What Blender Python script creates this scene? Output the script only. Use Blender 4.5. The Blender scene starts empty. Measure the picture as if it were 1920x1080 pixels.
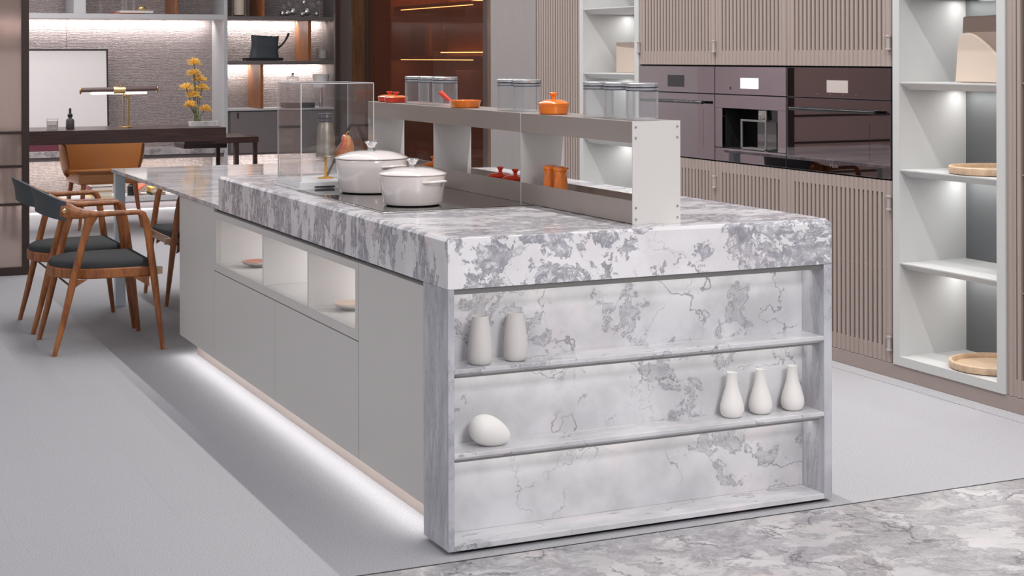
import bpy, bmesh, math, random
from mathutils import Vector, Matrix
PI = math.pi
scn = bpy.context.scene
col = scn.collection
random.seed(7)

# ------------------------------------------------------------------ camera
cam_d = bpy.data.cameras.new('camera')
cam = bpy.data.objects.new('camera', cam_d)
col.objects.link(cam)
cam_d.sensor_width = 36.0
cam_d.lens = 2974.6 * 36.0 / 1920.0
cam_d.shift_y = -(540 - 103.5) / 1920.0
cam_d.clip_end = 100
YAW, ROLL = 0.4315, -0.0021
_r = Vector((math.cos(YAW), -math.sin(YAW), 0)); _f = Vector((math.sin(YAW), math.cos(YAW), 0)); _u = Vector((0, 0, 1))
_x = _r * math.cos(ROLL) + _u * math.sin(ROLL); _y = -_r * math.sin(ROLL) + _u * math.cos(ROLL)
M = Matrix((( _x.x, _y.x, -_f.x, -1.7508), (_x.y, _y.y, -_f.y, -4.2488), (_x.z, _y.z, -_f.z, 1.4521), (0, 0, 0, 1)))
cam.matrix_world = M
scn.camera = cam

# ------------------------------------------------------------------ world, exposure, big lights
scn.view_settings.view_transform = 'Standard'
scn.view_settings.look = 'None'
scn.view_settings.gamma = 1.0
scn.view_settings.use_curve_mapping = False
scn.view_settings.exposure = 0.22
scn.cycles.use_denoising = True
scn.cycles.max_bounces = 10
scn.cycles.transparent_max_bounces = 24
scn.cycles.caustics_reflective = False
scn.cycles.caustics_refractive = False
scn.cycles.sample_clamp_indirect = 6.0
w = bpy.data.worlds.new('hall'); scn.world = w; w.use_nodes = True
bg = w.node_tree.nodes['Background']
bg.inputs['Color'].default_value = (0.93, 0.92, 0.96, 1)
bg.inputs['Strength'].default_value = 0.40

def area(name, loc, sx, sy, power, rot=(0, 0, 0), color=(1, 1, 1), spread=PI):
    l = bpy.data.lights.new(name, 'AREA'); l.shape = 'RECTANGLE'; l.size = sx; l.size_y = sy
    l.energy = power; l.color = color; l.spread = spread
    o = bpy.data.objects.new(name, l); o.location = loc; o.rotation_euler = rot; col.objects.link(o)
    return o
area('ceiling_line_light', (1.15, 2.0, 4.0), 0.03, 14.0, 215, color=(1, 0.98, 0.96))
area('aisle_line_light', (2.28, 3.0, 2.9), 0.03, 9.0, 26, color=(1, 0.96, 0.94), spread=math.radians(75))
area('study_fill_light', (-0.5, 9.6, 2.75), 3.0, 1.4, 52, color=(1, 0.95, 0.94))  # unseen fill lamp, added to brighten the blush wall and the study
def aimed(o, target):
    o.rotation_euler = (Vector(target) - o.location).to_track_quat('-Z', 'Y').to_euler()
aimed(area('front_fill_light', (0.1, -5.2, 3.6), 1.2, 0.8, 12.5, color=(1, 0.985, 1), spread=math.radians(56)), (0.65, -0.2, 0.4))  # added fill, aimed to brighten the island front but spare the slats
aimed(area('left_fill_light', (-5.5, 0.5, 4.2), 2.5, 2.5, 24, color=(1, 0.985, 1), spread=math.radians(120)), (1.5, 2.0, 0.8))  # added fill from the left for cabinets and drawers, no known lamp

# ------------------------------------------------------------------ materials
def newmat(name):
    m = bpy.data.materials.new(name); m.use_nodes = True
    return m, m.node_tree, m.node_tree.nodes['Principled BSDF']
def N(nt, t, **kw):
    n = nt.nodes.new(t)
    for k, v in kw.items(): setattr(n, k, v)
    return n
def L(nt, a, b): nt.links.new(a, b)
def c4(c): return (c[0], c[1], c[2], 1)
def math_node(nt, op, a, b=None, c=None, clamp=False):
    n = N(nt, 'ShaderNodeMath', operation=op, use_clamp=clamp)
    for i, v in enumerate((a, b, c)):
        if v is None: continue
        if isinstance(v, (int, float)): n.inputs[i].default_value = v
        else: L(nt, v, n.inputs[i])
    return n.outputs[0]
def mixc(nt, fac, a, b, blend='MIX'):
    n = N(nt, 'ShaderNodeMix', data_type='RGBA', blend_type=blend)
    for s, v in ((n.inputs['Factor'], fac), (n.inputs[6], a), (n.inputs[7], b)):
        if isinstance(v, (int, float)): s.default_value = v
        elif isinstance(v, tuple): s.default_value = c4(v)
        else: L(nt, v, s)
    return n.outputs[2]
def noise(nt, vec, scale, detail=4, rough=0.55, dist=0.0):
    n = N(nt, 'ShaderNodeTexNoise')
    n.inputs['Scale'].default_value = scale; n.inputs['Detail'].default_value = detail
    n.inputs['Roughness'].default_value = rough; n.inputs['Distortion'].default_value = dist
    if vec is not None: L(nt, vec, n.inputs['Vector'])
    return n
def ramp(nt, fac, lo, hi):
    n = N(nt, 'ShaderNodeMapRange'); n.clamp = True
    n.interpolation_type = 'SMOOTHSTEP'
    n.inputs['From Min'].default_value = lo; n.inputs['From Max'].default_value = hi
    L(nt, fac, n.inputs['Value']); return n.outputs['Result']
def coords(nt, scale=(1, 1, 1), loc=(0, 0, 0)):
    t = N(nt, 'ShaderNodeTexCoord'); m = N(nt, 'ShaderNodeMapping')
    m.inputs['Scale'].default_value = scale; m.inputs['Location'].default_value = loc
    L(nt, t.outputs['Object'], m.inputs['Vector']); return m.outputs['Vector']

def simple(name, color, rough=0.5, metal=0.0, var=0.04, vscale=6.0, bump=0.0, bscale=200.0, spec=0.5, coat=0.0, stretch=(1, 1, 1)):
    m, nt, b = newmat(name)
    v = coords(nt, stretch)
    n = noise(nt, v, vscale, 4)
    lo = tuple(max(0, x * (1 - var)) for x in color); hi = tuple(min(1, x * (1 + var)) for x in color)
    L(nt, mixc(nt, n.outputs['Fac'], lo, hi), b.inputs['Base Color'])
    b.inputs['Roughness'].default_value = rough; b.inputs['Metallic'].default_value = metal
    b.inputs['Specular IOR Level'].default_value = spec; b.inputs['Coat Weight'].default_value = coat
    b.inputs['Coat Roughness'].default_value = 0.08
    if bump:
        n2 = noise(nt, v, bscale, 3); bp = N(nt, 'ShaderNodeBump')
        bp.inputs['Strength'].default_value = bump; bp.inputs['Distance'].default_value = 0.002
        L(nt, n2.outputs['Fac'], bp.inputs['Height']); L(nt, bp.outputs['Normal'], b.inputs['Normal'])
    return m

def wood(name, a, b_, scale=1.0, stretch=(1, 1, 12), rough=0.38, coat=0.15):
    m, nt, b = newmat(name)
    v = coords(nt, stretch)
    n1 = noise(nt, v, 5 * scale, 6, 0.6, 0.6); n2 = noise(nt, v, 40 * scale, 3, 0.6)
    f = math_node(nt, 'ADD', math_node(nt, 'MULTIPLY', n1.outputs['Fac'], 0.75), math_node(nt, 'MULTIPLY', n2.outputs['Fac'], 0.25))
    L(nt, mixc(nt, ramp(nt, f, 0.35, 0.65), a, b_), b.inputs['Base Color'])
    b.inputs['Roughness'].default_value = rough; b.inputs['Coat Weight'].default_value = coat
    return m

def marble(name, light, dark, dark2, thr=0.56, scale=1.0, stretch=(1, 1, 1), seed=(0, 0, 0), warp=0.25, edge=0.6, crack=0.5,
           crack_scale=1.6, crack_w=0.012, cloud=0.1, rough=0.16, pink=(0.80, 0.70, 0.71), pinkamt=0.25, low=0.9, outline=0.02, soft=0.025, patch=0.9, detail=9, flake=0.5, vein=0.3, vein_w=0.006):
    m, nt, b = newmat(name)
    v = coords(nt, stretch, seed)
    n1 = noise(nt, v, scale * 1.7, 5, 0.6)
    sub = N(nt, 'ShaderNodeVectorMath', operation='SUBTRACT'); L(nt, n1.outputs['Color'], sub.inputs[0]); sub.inputs[1].default_value = (0.5, 0.5, 0.5)
    sc = N(nt, 'ShaderNodeVectorMath', operation='SCALE'); L(nt, sub.outputs[0], sc.inputs[0]); sc.inputs['Scale'].default_value = warp
    ad = N(nt, 'ShaderNodeVectorMath', operation='ADD'); L(nt, v, ad.inputs[0]); L(nt, sc.outputs[0], ad.inputs[1])
    W = ad.outputs[0]
    n2 = noise(nt, W, scale * 3.2, detail, 0.66)
    nl = noise(nt, v, scale * 1.1, 2, 0.5)
    f = math_node(nt, 'ADD', n2.outputs['Fac'], math_node(nt, 'MULTIPLY', math_node(nt, 'SUBTRACT', nl.outputs['Fac'], 0.5), low))
    mask = ramp(nt, f, thr - soft, thr + soft)
    n3 = noise(nt, W, scale * 9, 6, 0.65)
    dcol = mixc(nt, ramp(nt, n3.outputs['Fac'], 0.38, 0.66), dark, dark2)
    n4 = noise(nt, v, scale * 2.3, 5, 0.55)
    l2 = tuple(x * (1 - cloud * 2.2) for x in light)
    lcol = mixc(nt, ramp(nt, n4.outputs['Fac'], 0.36, 0.66), light, l2)
    n5 = noise(nt, v, scale * 1.9, 3)
    pk = math_node(nt, 'MULTIPLY', ramp(nt, n5.outputs['Fac'], 0.54, 0.70), pinkamt)
    lcol = mixc(nt, pk, lcol, pink)
    c = mixc(nt, math_node(nt, 'MULTIPLY', mask, patch), lcol, dcol)
    fl = math_node(nt, 'MULTIPLY', mask, math_node(nt, 'MULTIPLY', math_node(nt, 'SUBTRACT', 1.0, ramp(nt, noise(nt, W, scale * 16, 5, 0.7).outputs['Fac'], 0.40, 0.52)), flake))
    c = mixc(nt, fl, c, lcol)
    # long wandering veins
    nv = noise(nt, W, scale * 0.38, 4.5, 0.55)
    dv = math_node(nt, 'ABSOLUTE', math_node(nt, 'SUBTRACT', nv.outputs['Fac'], 0.5))
    vv = math_node(nt, 'MULTIPLY', math_node(nt, 'MULTIPLY', math_node(nt, 'SUBTRACT', 1.0, ramp(nt, dv, 0.0, vein_w)), ramp(nt, noise(nt, v, scale * 1.4, 2).outputs['Fac'], 0.44, 0.60)), vein)
    c = mixc(nt, vv, c, tuple(x * 0.6 for x in dark))
    # darker outline where a patch ends
    d = math_node(nt, 'ABSOLUTE', math_node(nt, 'SUBTRACT', f, thr))
    ol = math_node(nt, 'MULTIPLY', math_node(nt, 'SUBTRACT', 1.0, ramp(nt, d, 0.0, outline)), edge)
    c = mixc(nt, ol, c, tuple(x * 0.62 for x in dark))
    # thin wandering cracks
    vo = N(nt, 'ShaderNodeTexVoronoi', feature='DISTANCE_TO_EDGE'); vo.inputs['Scale'].default_value = crack_scale
    w2 = N(nt, 'ShaderNodeVectorMath', operation='SCALE'); L(nt, sub.outputs[0], w2.inputs[0]); w2.inputs['Scale'].default_value = warp * 1.6
    a2 = N(nt, 'ShaderNodeVectorMath', operation='ADD'); L(nt, v, a2.inputs[0]); L(nt, w2.outputs[0], a2.inputs[1])
    n7 = noise(nt, v, 14 * scale, 4, 0.6)
    s7 = N(nt, 'ShaderNodeVectorMath', operation='SCALE'); L(nt, n7.outputs['Color'], s7.inputs[0]); s7.inputs['Scale'].default_value = 0.05
    a3 = N(nt, 'ShaderNodeVectorMath', operation='ADD'); L(nt, a2.outputs[0], a3.inputs[0]); L(nt, s7.outputs[0], a3.inputs[1])
    L(nt, a3.outputs[0], vo.inputs['Vector'])
    n6 = noise(nt, v, scale * 2.0, 3)
    ck = math_node(nt, 'SUBTRACT', 1.0, ramp(nt, vo.outputs['Distance'], 0.0, crack_w))
    ck = math_node(nt, 'MULTIPLY', math_node(nt, 'MULTIPLY', ck, ramp(nt, n6.outputs['Fac'], 0.42, 0.62)), crack)
    c = mixc(nt, ck, c, tuple(x * 0.45 for x in dark))
    L(nt, c, b.inputs['Base Color'])
    b.inputs['Roughness'].default_value = rough
    return m

def thin_glass(name, tint=(1, 1, 1), refl=1.0, rough=0.0, ior=1.45, bump=None, milky=0.0, rim=0.0, diffuse_tone=(0.85, 0.86, 0.88)):
    m = bpy.data.materials.new(name); m.use_nodes = True; nt = m.node_tree; nt.nodes.clear()
    out = N(nt, 'ShaderNodeOutputMaterial'); mx = N(nt, 'ShaderNodeMixShader')
    tr = N(nt, 'ShaderNodeBsdfTransparent'); gl = N(nt, 'ShaderNodeBsdfGlossy'); fr = N(nt, 'ShaderNodeFresnel')
    nn = noise(nt, coords(nt), 3.0, 2)
    lo = tuple(x * 0.97 for x in tint)
    L(nt, mixc(nt, nn.outputs['Fac'], lo, tint), tr.inputs['Color'])
    gl.inputs['Roughness'].default_value = rough; ge = N(nt, 'ShaderNodeNewGeometry')
    L(nt, math_node(nt, 'ADD', ior, math_node(nt, 'MULTIPLY', ge.outputs['Backfacing'], 1 / ior - ior)), fr.inputs['IOR'])
    f = math_node(nt, 'MULTIPLY', fr.outputs['Fac'], refl, clamp=True)
    L(nt, f, mx.inputs['Fac']); L(nt, tr.outputs[0], mx.inputs[1]); L(nt, gl.outputs[0], mx.inputs[2])
    if milky:
        df = N(nt, 'ShaderNodeBsdfDiffuse'); df.inputs['Color'].default_value = c4(diffuse_tone)
        m2 = N(nt, 'ShaderNodeMixShader'); L(nt, math_node(nt, 'ADD', math_node(nt, 'MULTIPLY', fr.outputs['Fac'], rim), milky, clamp=True), m2.inputs['Fac'])  # rim whitens grazing edges: bright edge reflections painted as diffuse colour
        L(nt, mx.outputs[0], m2.inputs[1]); L(nt, df.outputs[0], m2.inputs[2]); mx = m2
    L(nt, mx.outputs[0], out.inputs['Surface'])
    if bump:
        wv = N(nt, 'ShaderNodeTexWave', wave_type='BANDS', bands_direction=bump[0]); wv.inputs['Scale'].default_value = bump[1]
        L(nt, coords(nt), wv.inputs['Vector'])
        bp = N(nt, 'ShaderNodeBump'); bp.inputs['Strength'].default_value = bump[2]; bp.inputs['Distance'].default_value = 0.003
        L(nt, wv.outputs['Fac'], bp.inputs['Height']); L(nt, bp.outputs['Normal'], gl.inputs['Normal'])
    return m

def reeded_glass(name, tint, diffuse_tone, amount, rough=0.2):
    # tinted pane with fine vertical reeds and a pale film painted in for brightness behind the glass
    m, nt, b = newmat(name)
    v = coords(nt)
    wv = N(nt, 'ShaderNodeTexWave', wave_type='BANDS', bands_direction='X'); wv.inputs['Scale'].default_value = 22
    L(nt, v, wv.inputs['Vector'])
    bp = N(nt, 'ShaderNodeBump'); bp.inputs['Strength'].default_value = 0.12; bp.inputs['Distance'].default_value = 0.004
    L(nt, wv.outputs['Fac'], bp.inputs['Height']); L(nt, bp.outputs['Normal'], b.inputs['Normal'])
    nn = noise(nt, v, 2.0, 3)
    L(nt, mixc(nt, nn.outputs['Fac'], tuple(x * 0.95 for x in tint), tint), b.inputs['Base Color'])
    b.inputs['Transmission Weight'].default_value = 1.0; b.inputs['Roughness'].default_value = rough; b.inputs['IOR'].default_value = 1.12
    df = N(nt, 'ShaderNodeBsdfDiffuse'); df.inputs['Color'].default_value = c4(diffuse_tone)
    mx = N(nt, 'ShaderNodeMixShader'); mx.inputs['Fac'].default_value = amount
    L(nt, b.outputs[0], mx.inputs[1]); L(nt, df.outputs[0], mx.inputs[2])
    L(nt, mx.outputs[0], nt.nodes['Material Output'].inputs['Surface'])
    return m

def emit(name, color, strength):
    m, nt, b = newmat(name)
    nn = noise(nt, coords(nt), 4.0, 1)
    L(nt, mixc(nt, nn.outputs['Fac'], tuple(x * 0.98 for x in color), color), b.inputs['Emission Color'])
    b.inputs['Base Color'].default_value = c4(color); b.inputs['Emission Strength'].default_value = strength
    return m

def carpet(name):
    m, nt, b = newmat(name)
    v = coords(nt)
    n1 = noise(nt, v, 330, 2, 0.7); n2 = noise(nt, v, 1.3, 3); n3 = noise(nt, coords(nt, (40, 4, 1)), 3.0, 4, 0.6)
    br = N(nt, 'ShaderNodeTexBrick'); br.inputs['Scale'].default_value = 1.0
    br.inputs['Brick Width'].default_value = 0.5; br.inputs['Row Height'].default_value = 1.0; br.inputs['Mortar Size'].default_value = 0.003
    br.inputs['Color1'].default_value = (0.985, 0.985, 0.985, 1); br.inputs['Color2'].default_value = (1, 1, 1, 1); br.inputs['Mortar'].default_value = (0.955, 0.955, 0.955, 1)
    br.inputs['Bias'].default_value = 0.0; br.offset = 0.5
    L(nt, coords(nt, (1, 1, 1), (0.12, 0.3, 0)), br.inputs['Vector'])
    c = mixc(nt, ramp(nt, n1.outputs['Fac'], 0.30, 0.70), (0.24, 0.239, 0.256), (0.54, 0.535, 0.56))
    c = mixc(nt, math_node(nt, 'MULTIPLY', ramp(nt, n3.outputs['Fac'], 0.4, 0.65), 0.18), c, (0.38, 0.38, 0.395))
    c = mixc(nt, math_node(nt, 'MULTIPLY', n2.outputs['Fac'], 0.15), c, (0.50, 0.485, 0.49))
    c = mixc(nt, 1.0, c, br.outputs['Color'], 'MULTIPLY')
    L(nt, c, b.inputs['Base Color'])
    bp = N(nt, 'ShaderNodeBump'); bp.inputs['Strength'].default_value = 0.32; bp.inputs['Distance'].default_value = 0.004
    L(nt, n1.outputs['Fac'], bp.inputs['Height']); L(nt, bp.outputs['Normal'], b.inputs['Normal'])
    b.inputs['Roughness'].default_value = 0.95; b.inputs['Specular IOR Level'].default_value = 0.1
    return m

def woven(name, a, b_):
    m, nt, b = newmat(name)
    v = coords(nt)
    w1 = N(nt, 'ShaderNodeTexBrick'); w1.inputs['Scale'].default_value = 1.0
    w1.inputs['Brick Width'].default_value = 0.026; w1.inputs['Row Height'].default_value = 0.015; w1.inputs['Mortar Size'].default_value = 0.004; w1.inputs['Mortar Smooth'].default_value = 0.8
    sw = N(nt, 'ShaderNodeSeparateXYZ'); L(nt, v, sw.inputs[0]); cb = N(nt, 'ShaderNodeCombineXYZ')
    jn = noise(nt, v, 22, 3)
    L(nt, math_node(nt, 'ADD', sw.outputs['X'], math_node(nt, 'MULTIPLY', jn.outputs['Fac'], 0.05)), cb.inputs['X'])
    L(nt, math_node(nt, 'ADD', sw.outputs['Z'], math_node(nt, 'MULTIPLY', noise(nt, v, 9, 3).outputs['Fac'], 0.035)), cb.inputs['Y']); L(nt, cb.outputs[0], w1.inputs['Vector'])
    n = noise(nt, v, 30, 4)
    h = math_node(nt, 'ADD', math_node(nt, 'SUBTRACT', 1.0, w1.outputs['Fac']), math_node(nt, 'MULTIPLY', n.outputs['Fac'], 0.6))
    c = mixc(nt, w1.outputs['Fac'], mixc(nt, ramp(nt, n.outputs['Fac'], 0.35, 0.65), b_, a), tuple(x * 0.86 for x in a))
    L(nt, c, b.inputs['Base Color'])
    bp = N(nt, 'ShaderNodeBump'); bp.inputs['Strength'].default_value = 0.8; bp.inputs['Distance'].default_value = 0.008
    L(nt, h, bp.inputs['Height']); L(nt, bp.outputs['Normal'], b.inputs['Normal'])
    b.inputs['Roughness'].default_value = 0.7
    return m

MT = {}
MT['marble'] = marble('island_marble', (0.79, 0.77, 0.79), (0.23, 0.23, 0.265), (0.42, 0.415, 0.455), thr=0.512, scale=2.3, stretch=(1, 1.9, 1), seed=(3.1, 0.4, 1.2), warp=0.20, crack=0.4, crack_scale=4.5, cloud=0.06, low=0.50, detail=14, soft=0.012, outline=0.022, edge=0.55, patch=0.85, flake=0.75, vein=0.35, pinkamt=0.5)
MT['marble_pale'] = marble('island_marble_pale', (0.655, 0.65, 0.67), (0.28, 0.275, 0.305), (0.43, 0.425, 0.455), thr=0.655, scale=2.1, stretch=(1, 2.2, 1), seed=(5.3, 1.4, 2.2), warp=0.28, crack=0.75, crack_scale=2.2, crack_w=0.009, cloud=0.10, rough=0.2, edge=0.6, low=0.75, detail=13, soft=0.06, patch=0.62, flake=0.6, vein=0.75, vein_w=0.0035, pinkamt=0.35)
MT['marble_grey'] = marble('island_marble_grey', (0.56, 0.56, 0.60), (0.33, 0.33, 0.37), (0.44, 0.44, 0.48), thr=0.52, scale=1.8, stretch=(1, 3.5, 0.7), seed=(1.3, 7.4, 0.2), warp=0.35, crack=0.5, crack_scale=4, cloud=0.12, soft=0.10, edge=0.35, rough=0.2, low=0.5, detail=11)
MT['marble_table'] = marble('table_marble', (0.68, 0.67, 0.685), (0.30, 0.29, 0.31), (0.44, 0.43, 0.45), thr=0.53, scale=2.0, stretch=(0.8, 3.2, 1), seed=(8.3, 2.4, 0.2), warp=0.3, crack=0.3, cloud=0.12, rough=0.07, soft=0.08, edge=0.2)
MT['marble_floor'] = marble('floor_marble', (0.54, 0.525, 0.53), (0.22, 0.21, 0.225), (0.37, 0.36, 0.375), thr=0.49, scale=2.4, stretch=(1, 1, 1), seed=(2.3, 6.1, 0), warp=0.35, crack=0.85, crack_scale=4.2, crack_w=0.06, cloud=0.10, rough=0.3, pink=(0.53, 0.46, 0.455), pinkamt=0.7, low=0.35, patch=0.85, soft=0.05, detail=12, edge=0.3)
MT['marble_dark'] = marble('counter_marble', (0.42, 0.39, 0.40), (0.17, 0.15, 0.16), (0.27, 0.25, 0.26), thr=0.53, scale=2.5, seed=(4.3, 9.1, 3), warp=0.4, crack=0.5, rough=0.2, low=0.4)
MT['carpet'] = carpet('grey_carpet')
MT['woven'] = woven('woven_wall_panel', (0.30, 0.25, 0.245), (0.40, 0.345, 0.335))
MT['lacquer'] = simple('white_grey_lacquer', (0.62, 0.597, 0.575), 0.42, var=0.02)
MT['lacquer_in'] = simple('white_niche_lacquer', (0.69, 0.67, 0.66), 0.45, var=0.02)
MT['shelf_white'] = simple('pale_grey_shelf_lacquer', (0.55, 0.55, 0.545), 0.45, var=0.02)
MT['slat'] = simple('taupe_slat_wood', (0.365, 0.297, 0.268), 0.5, var=0.10, vscale=8, stretch=(6, 6, 0.4))
MT['slat_shade'] = simple('slat_gap_shade', (0.05, 0.036, 0.032), 0.7, var=0.08)  # near-black backing: shade between the slats put into the colour
MT['toe'] = simple('taupe_toe_kick', (0.33, 0.27, 0.245), 0.35, var=0.04)
MT['grey_panel'] = simple('mauve_grey_panel', (0.265, 0.245, 0.24), 0.6, var=0.10, vscale=30, stretch=(1, 1, 0.15))
MT['mirror_grey'] = simple('grey_glass_back', (0.15, 0.155, 0.16), 0.12, metal=0.0, spec=0.6, var=0.02)
MT['black_glass'] = simple('black_mirror_glass', (0.31, 0.275, 0.29), 0.015, metal=1.0, var=0.01)
MT['black_gloss'] = simple('black_gloss', (0.010, 0.010, 0.012), 0.08, var=0.02, spec=0.5)
MT['black_matt'] = simple('black_matt', (0.010, 0.010, 0.011), 0.5, var=0.1)
MT['hob_glass'] = simple('black_hob_glass', (0.012, 0.011, 0.011), 0.035, var=0.02, spec=0.9, coat=0.6)
MT['lid_steel'] = simple('bright_lid_steel', (0.66, 0.66, 0.67), 0.22, metal=0.8, var=0.03)
MT['hinge'] = simple('pale_champagne_metal', (0.56, 0.50, 0.47), 0.35, metal=0.5, var=0.03)
MT['steel'] = simple('brushed_steel', (0.62, 0.60, 0.58), 0.25, metal=1.0, var=0.05)
MT['chrome'] = simple('chrome', (0.78, 0.78, 0.79), 0.06, metal=1.0, var=0.02)
MT['brass'] = simple('brass', (0.72, 0.52, 0.24), 0.2, metal=1.0, var=0.06)
MT['rack'] = simple('beige_anodised_metal', (0.385, 0.33, 0.298), 0.36, metal=0.35, var=0.03)
MT['rack_end'] = simple('beige_end_panel', (0.66, 0.635, 0.61), 0.42, metal=0.1, var=0.02)
MT['enamel'] = simple('cream_enamel', (0.80, 0.725, 0.695), 0.10, var=0.01, coat=0.6)
MT['orange'] = simple('orange_glaze', (0.85, 0.205, 0.015), 0.13, var=0.12, vscale=12, coat=0.5)
MT['coral'] = simple('coral_glaze', (0.62, 0.27, 0.20), 0.25, var=0.3, vscale=30)
MT['red'] = simple('red_orange_glaze', (0.72, 0.045, 0.012), 0.13, var=0.12, vscale=12, coat=0.5)
MT['ceramic'] = simple('white_matt_ceramic', (0.79, 0.765, 0.74), 0.55, var=0.02)
MT['ceramic_grey'] = simple('pale_grey_ceramic', (0.615, 0.59, 0.57), 0.6, var=0.02)
MT['walnut'] = wood('warm_walnut', (0.19, 0.052, 0.013), (0.38, 0.135, 0.038), 1.0, (6, 6, 1.2), coat=0.05)
MT['walnut_dark'] = wood('walnut_divider', (0.20, 0.065, 0.022), (0.34, 0.13, 0.045), 1.0, (6, 6, 0.8))
MT['ebony'] = wood('macassar_ebony', (0.014, 0.006, 0.005), (0.060, 0.026, 0.022), 1.5, (0.6, 8, 18), rough=0.3, coat=0.1)
MT['fabric'] = simple('charcoal_fabric', (0.030, 0.031, 0.034), 0.85, var=0.15, vscale=60, bump=0.4, bscale=500)
MT['leather_navy'] = simple('slate_leather', (0.040, 0.050, 0.058), 0.55, var=0.15, vscale=20)
MT['tan'] = simple('tan_leather', (0.42, 0.175, 0.055), 0.42, var=0.10, vscale=4, bump=0.15, bscale=300)
MT['pale_blue'] = simple('pale_blue_metal', (0.56, 0.66, 0.71), 0.3, metal=0.2, var=0.03)
MT['acrylic'] = thin_glass('clear_acrylic', (0.985, 0.985, 0.987), 1.2, 0.0, 1.45)
MT['acrylic_edge'] = simple('polished_acrylic_edge', (0.80, 0.78, 0.79), 0.1, var=0.02)
MT['jar_glass'] = thin_glass('clear_jar_glass', (0.99, 0.99, 0.992), 1.3, 0.02, 1.45, milky=0.02, rim=0.7)
MT['seal'] = simple('dark_blue_seal', (0.015, 0.022, 0.04), 0.4, var=0.1)
MT['bronze_glass'] = thin_glass('bronze_glass', (0.62, 0.42, 0.31), 0.22, 0.02, 1.45, milky=0.26, diffuse_tone=(0.13, 0.060, 0.040))
MT['reeded'] = reeded_glass('reeded_bronze_glass', (0.72, 0.58, 0.52), (0.50, 0.39, 0.35), 0.40)
MT['reeded_dark'] = reeded_glass('reeded_smoke_glass', (0.50, 0.46, 0.43), (0.16, 0.13, 0.12), 0.5)
MT['bronze_frame'] = simple('dark_bronze_frame', (0.055, 0.038, 0.034), 0.35, metal=0.5, var=0.06)
MT['brown'] = simple('brown_wardrobe_lining', (0.30, 0.125, 0.07), 0.5, var=0.08, vscale=5)
MT['brown_dark'] = wood('dark_brown_wood', (0.07, 0.030, 0.012), (0.13, 0.058, 0.022), 1.0, (6, 6, 0.6))
MT['shelf_grey'] = simple('blue_grey_shelf_metal', (0.45, 0.45, 0.465), 0.4, var=0.03)
MT['shelf_dark'] = simple('dark_grey_shelf', (0.135, 0.118, 0.118), 0.4, var=0.04)
MT['cab_grey'] = simple('warm_grey_cabinet', (0.155, 0.135, 0.137), 0.4, var=0.03)
MT['white'] = simple('white_paint', (0.80, 0.79, 0.79), 0.45, var=0.01)
MT['blush'] = simple('blush_wall_paint', (0.74, 0.66, 0.68), 0.6, var=0.02)
MT['paper'] = simple('white_board', (0.74, 0.71, 0.715), 0.35, var=0.01)
MT['beige'] = simple('beige_paperboard', (0.66, 0.545, 0.455), 0.7, var=0.02)
MT['taupe_felt'] = simple('taupe_felt', (0.36, 0.27, 0.225), 0.8, var=0.04)
MT['tray'] = wood('pale_beech', (0.56, 0.39, 0.25), (0.70, 0.52, 0.36), 1.0, (3, 12, 12), rough=0.5, coat=0)
MT['led'] = emit('led_white', (1, 0.97, 0.93), 6.0)
MT['led_warm'] = emit('led_warm', (1, 0.76, 0.42), 16.0)
MT['tube'] = emit('lamp_tube', (1, 0.93, 0.85), 3.5)
MT['lamp_brown'] = simple('dark_brown_enamel', (0.075, 0.032, 0.028), 0.45, var=0.1)
MT['screen'] = emit('lit_screen', (0.80, 0.76, 0.82), 0.75)
MT['screen_dim'] = emit('dim_screen', (0.35, 0.30, 0.28), 0.45)
MT['tin'] = simple('aged_tin', (0.36, 0.32, 0.27), 0.42, metal=0.8, var=0.5, vscale=45)
MT['gold'] = simple('golden_syrup', (0.80, 0.38, 0.03), 0.2, var=0.1)
MT['yellow'] = simple('yellow_petal', (0.95, 0.56, 0.13), 0.6, var=0.2, vscale=40)
MT['green'] = simple('green_stem', (0.12, 0.16, 0.06), 0.6, var=0.2)
MT['pear'] = wood('red_yellow_pear', (0.66, 0.10, 0.06), (0.82, 0.56, 0.13), 3.0, (1, 1, 1), rough=0.35)
MT['purple'] = simple('violet_cover', (0.30, 0.22, 0.42), 0.6, var=0.2)
MT['yellow_cover'] = simple('yellow_cover', (0.75, 0.50, 0.10), 0.5, var=0.1)
MT['red_cover'] = simple('red_cover', (0.60, 0.10, 0.06), 0.5, var=0.1)
MT['wine_cover'] = simple('wine_cover', (0.14, 0.03, 0.05), 0.5, var=0.1)
MT['pages'] = simple('page_block', (0.75, 0.70, 0.62), 0.8, var=0.05)
MT['smoke'] = simple('smoky_glass_bottle', (0.10, 0.09, 0.10), 0.15, var=0.05)
MT['gap'] = simple('dark_joint', (0.03, 0.028, 0.027), 0.8, var=0.05)  # plain dark colour of the joint between the floors
MT['alu'] = simple('grey_aluminium_profile', (0.25, 0.245, 0.235), 0.4, metal=0.6, var=0.03)

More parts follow.
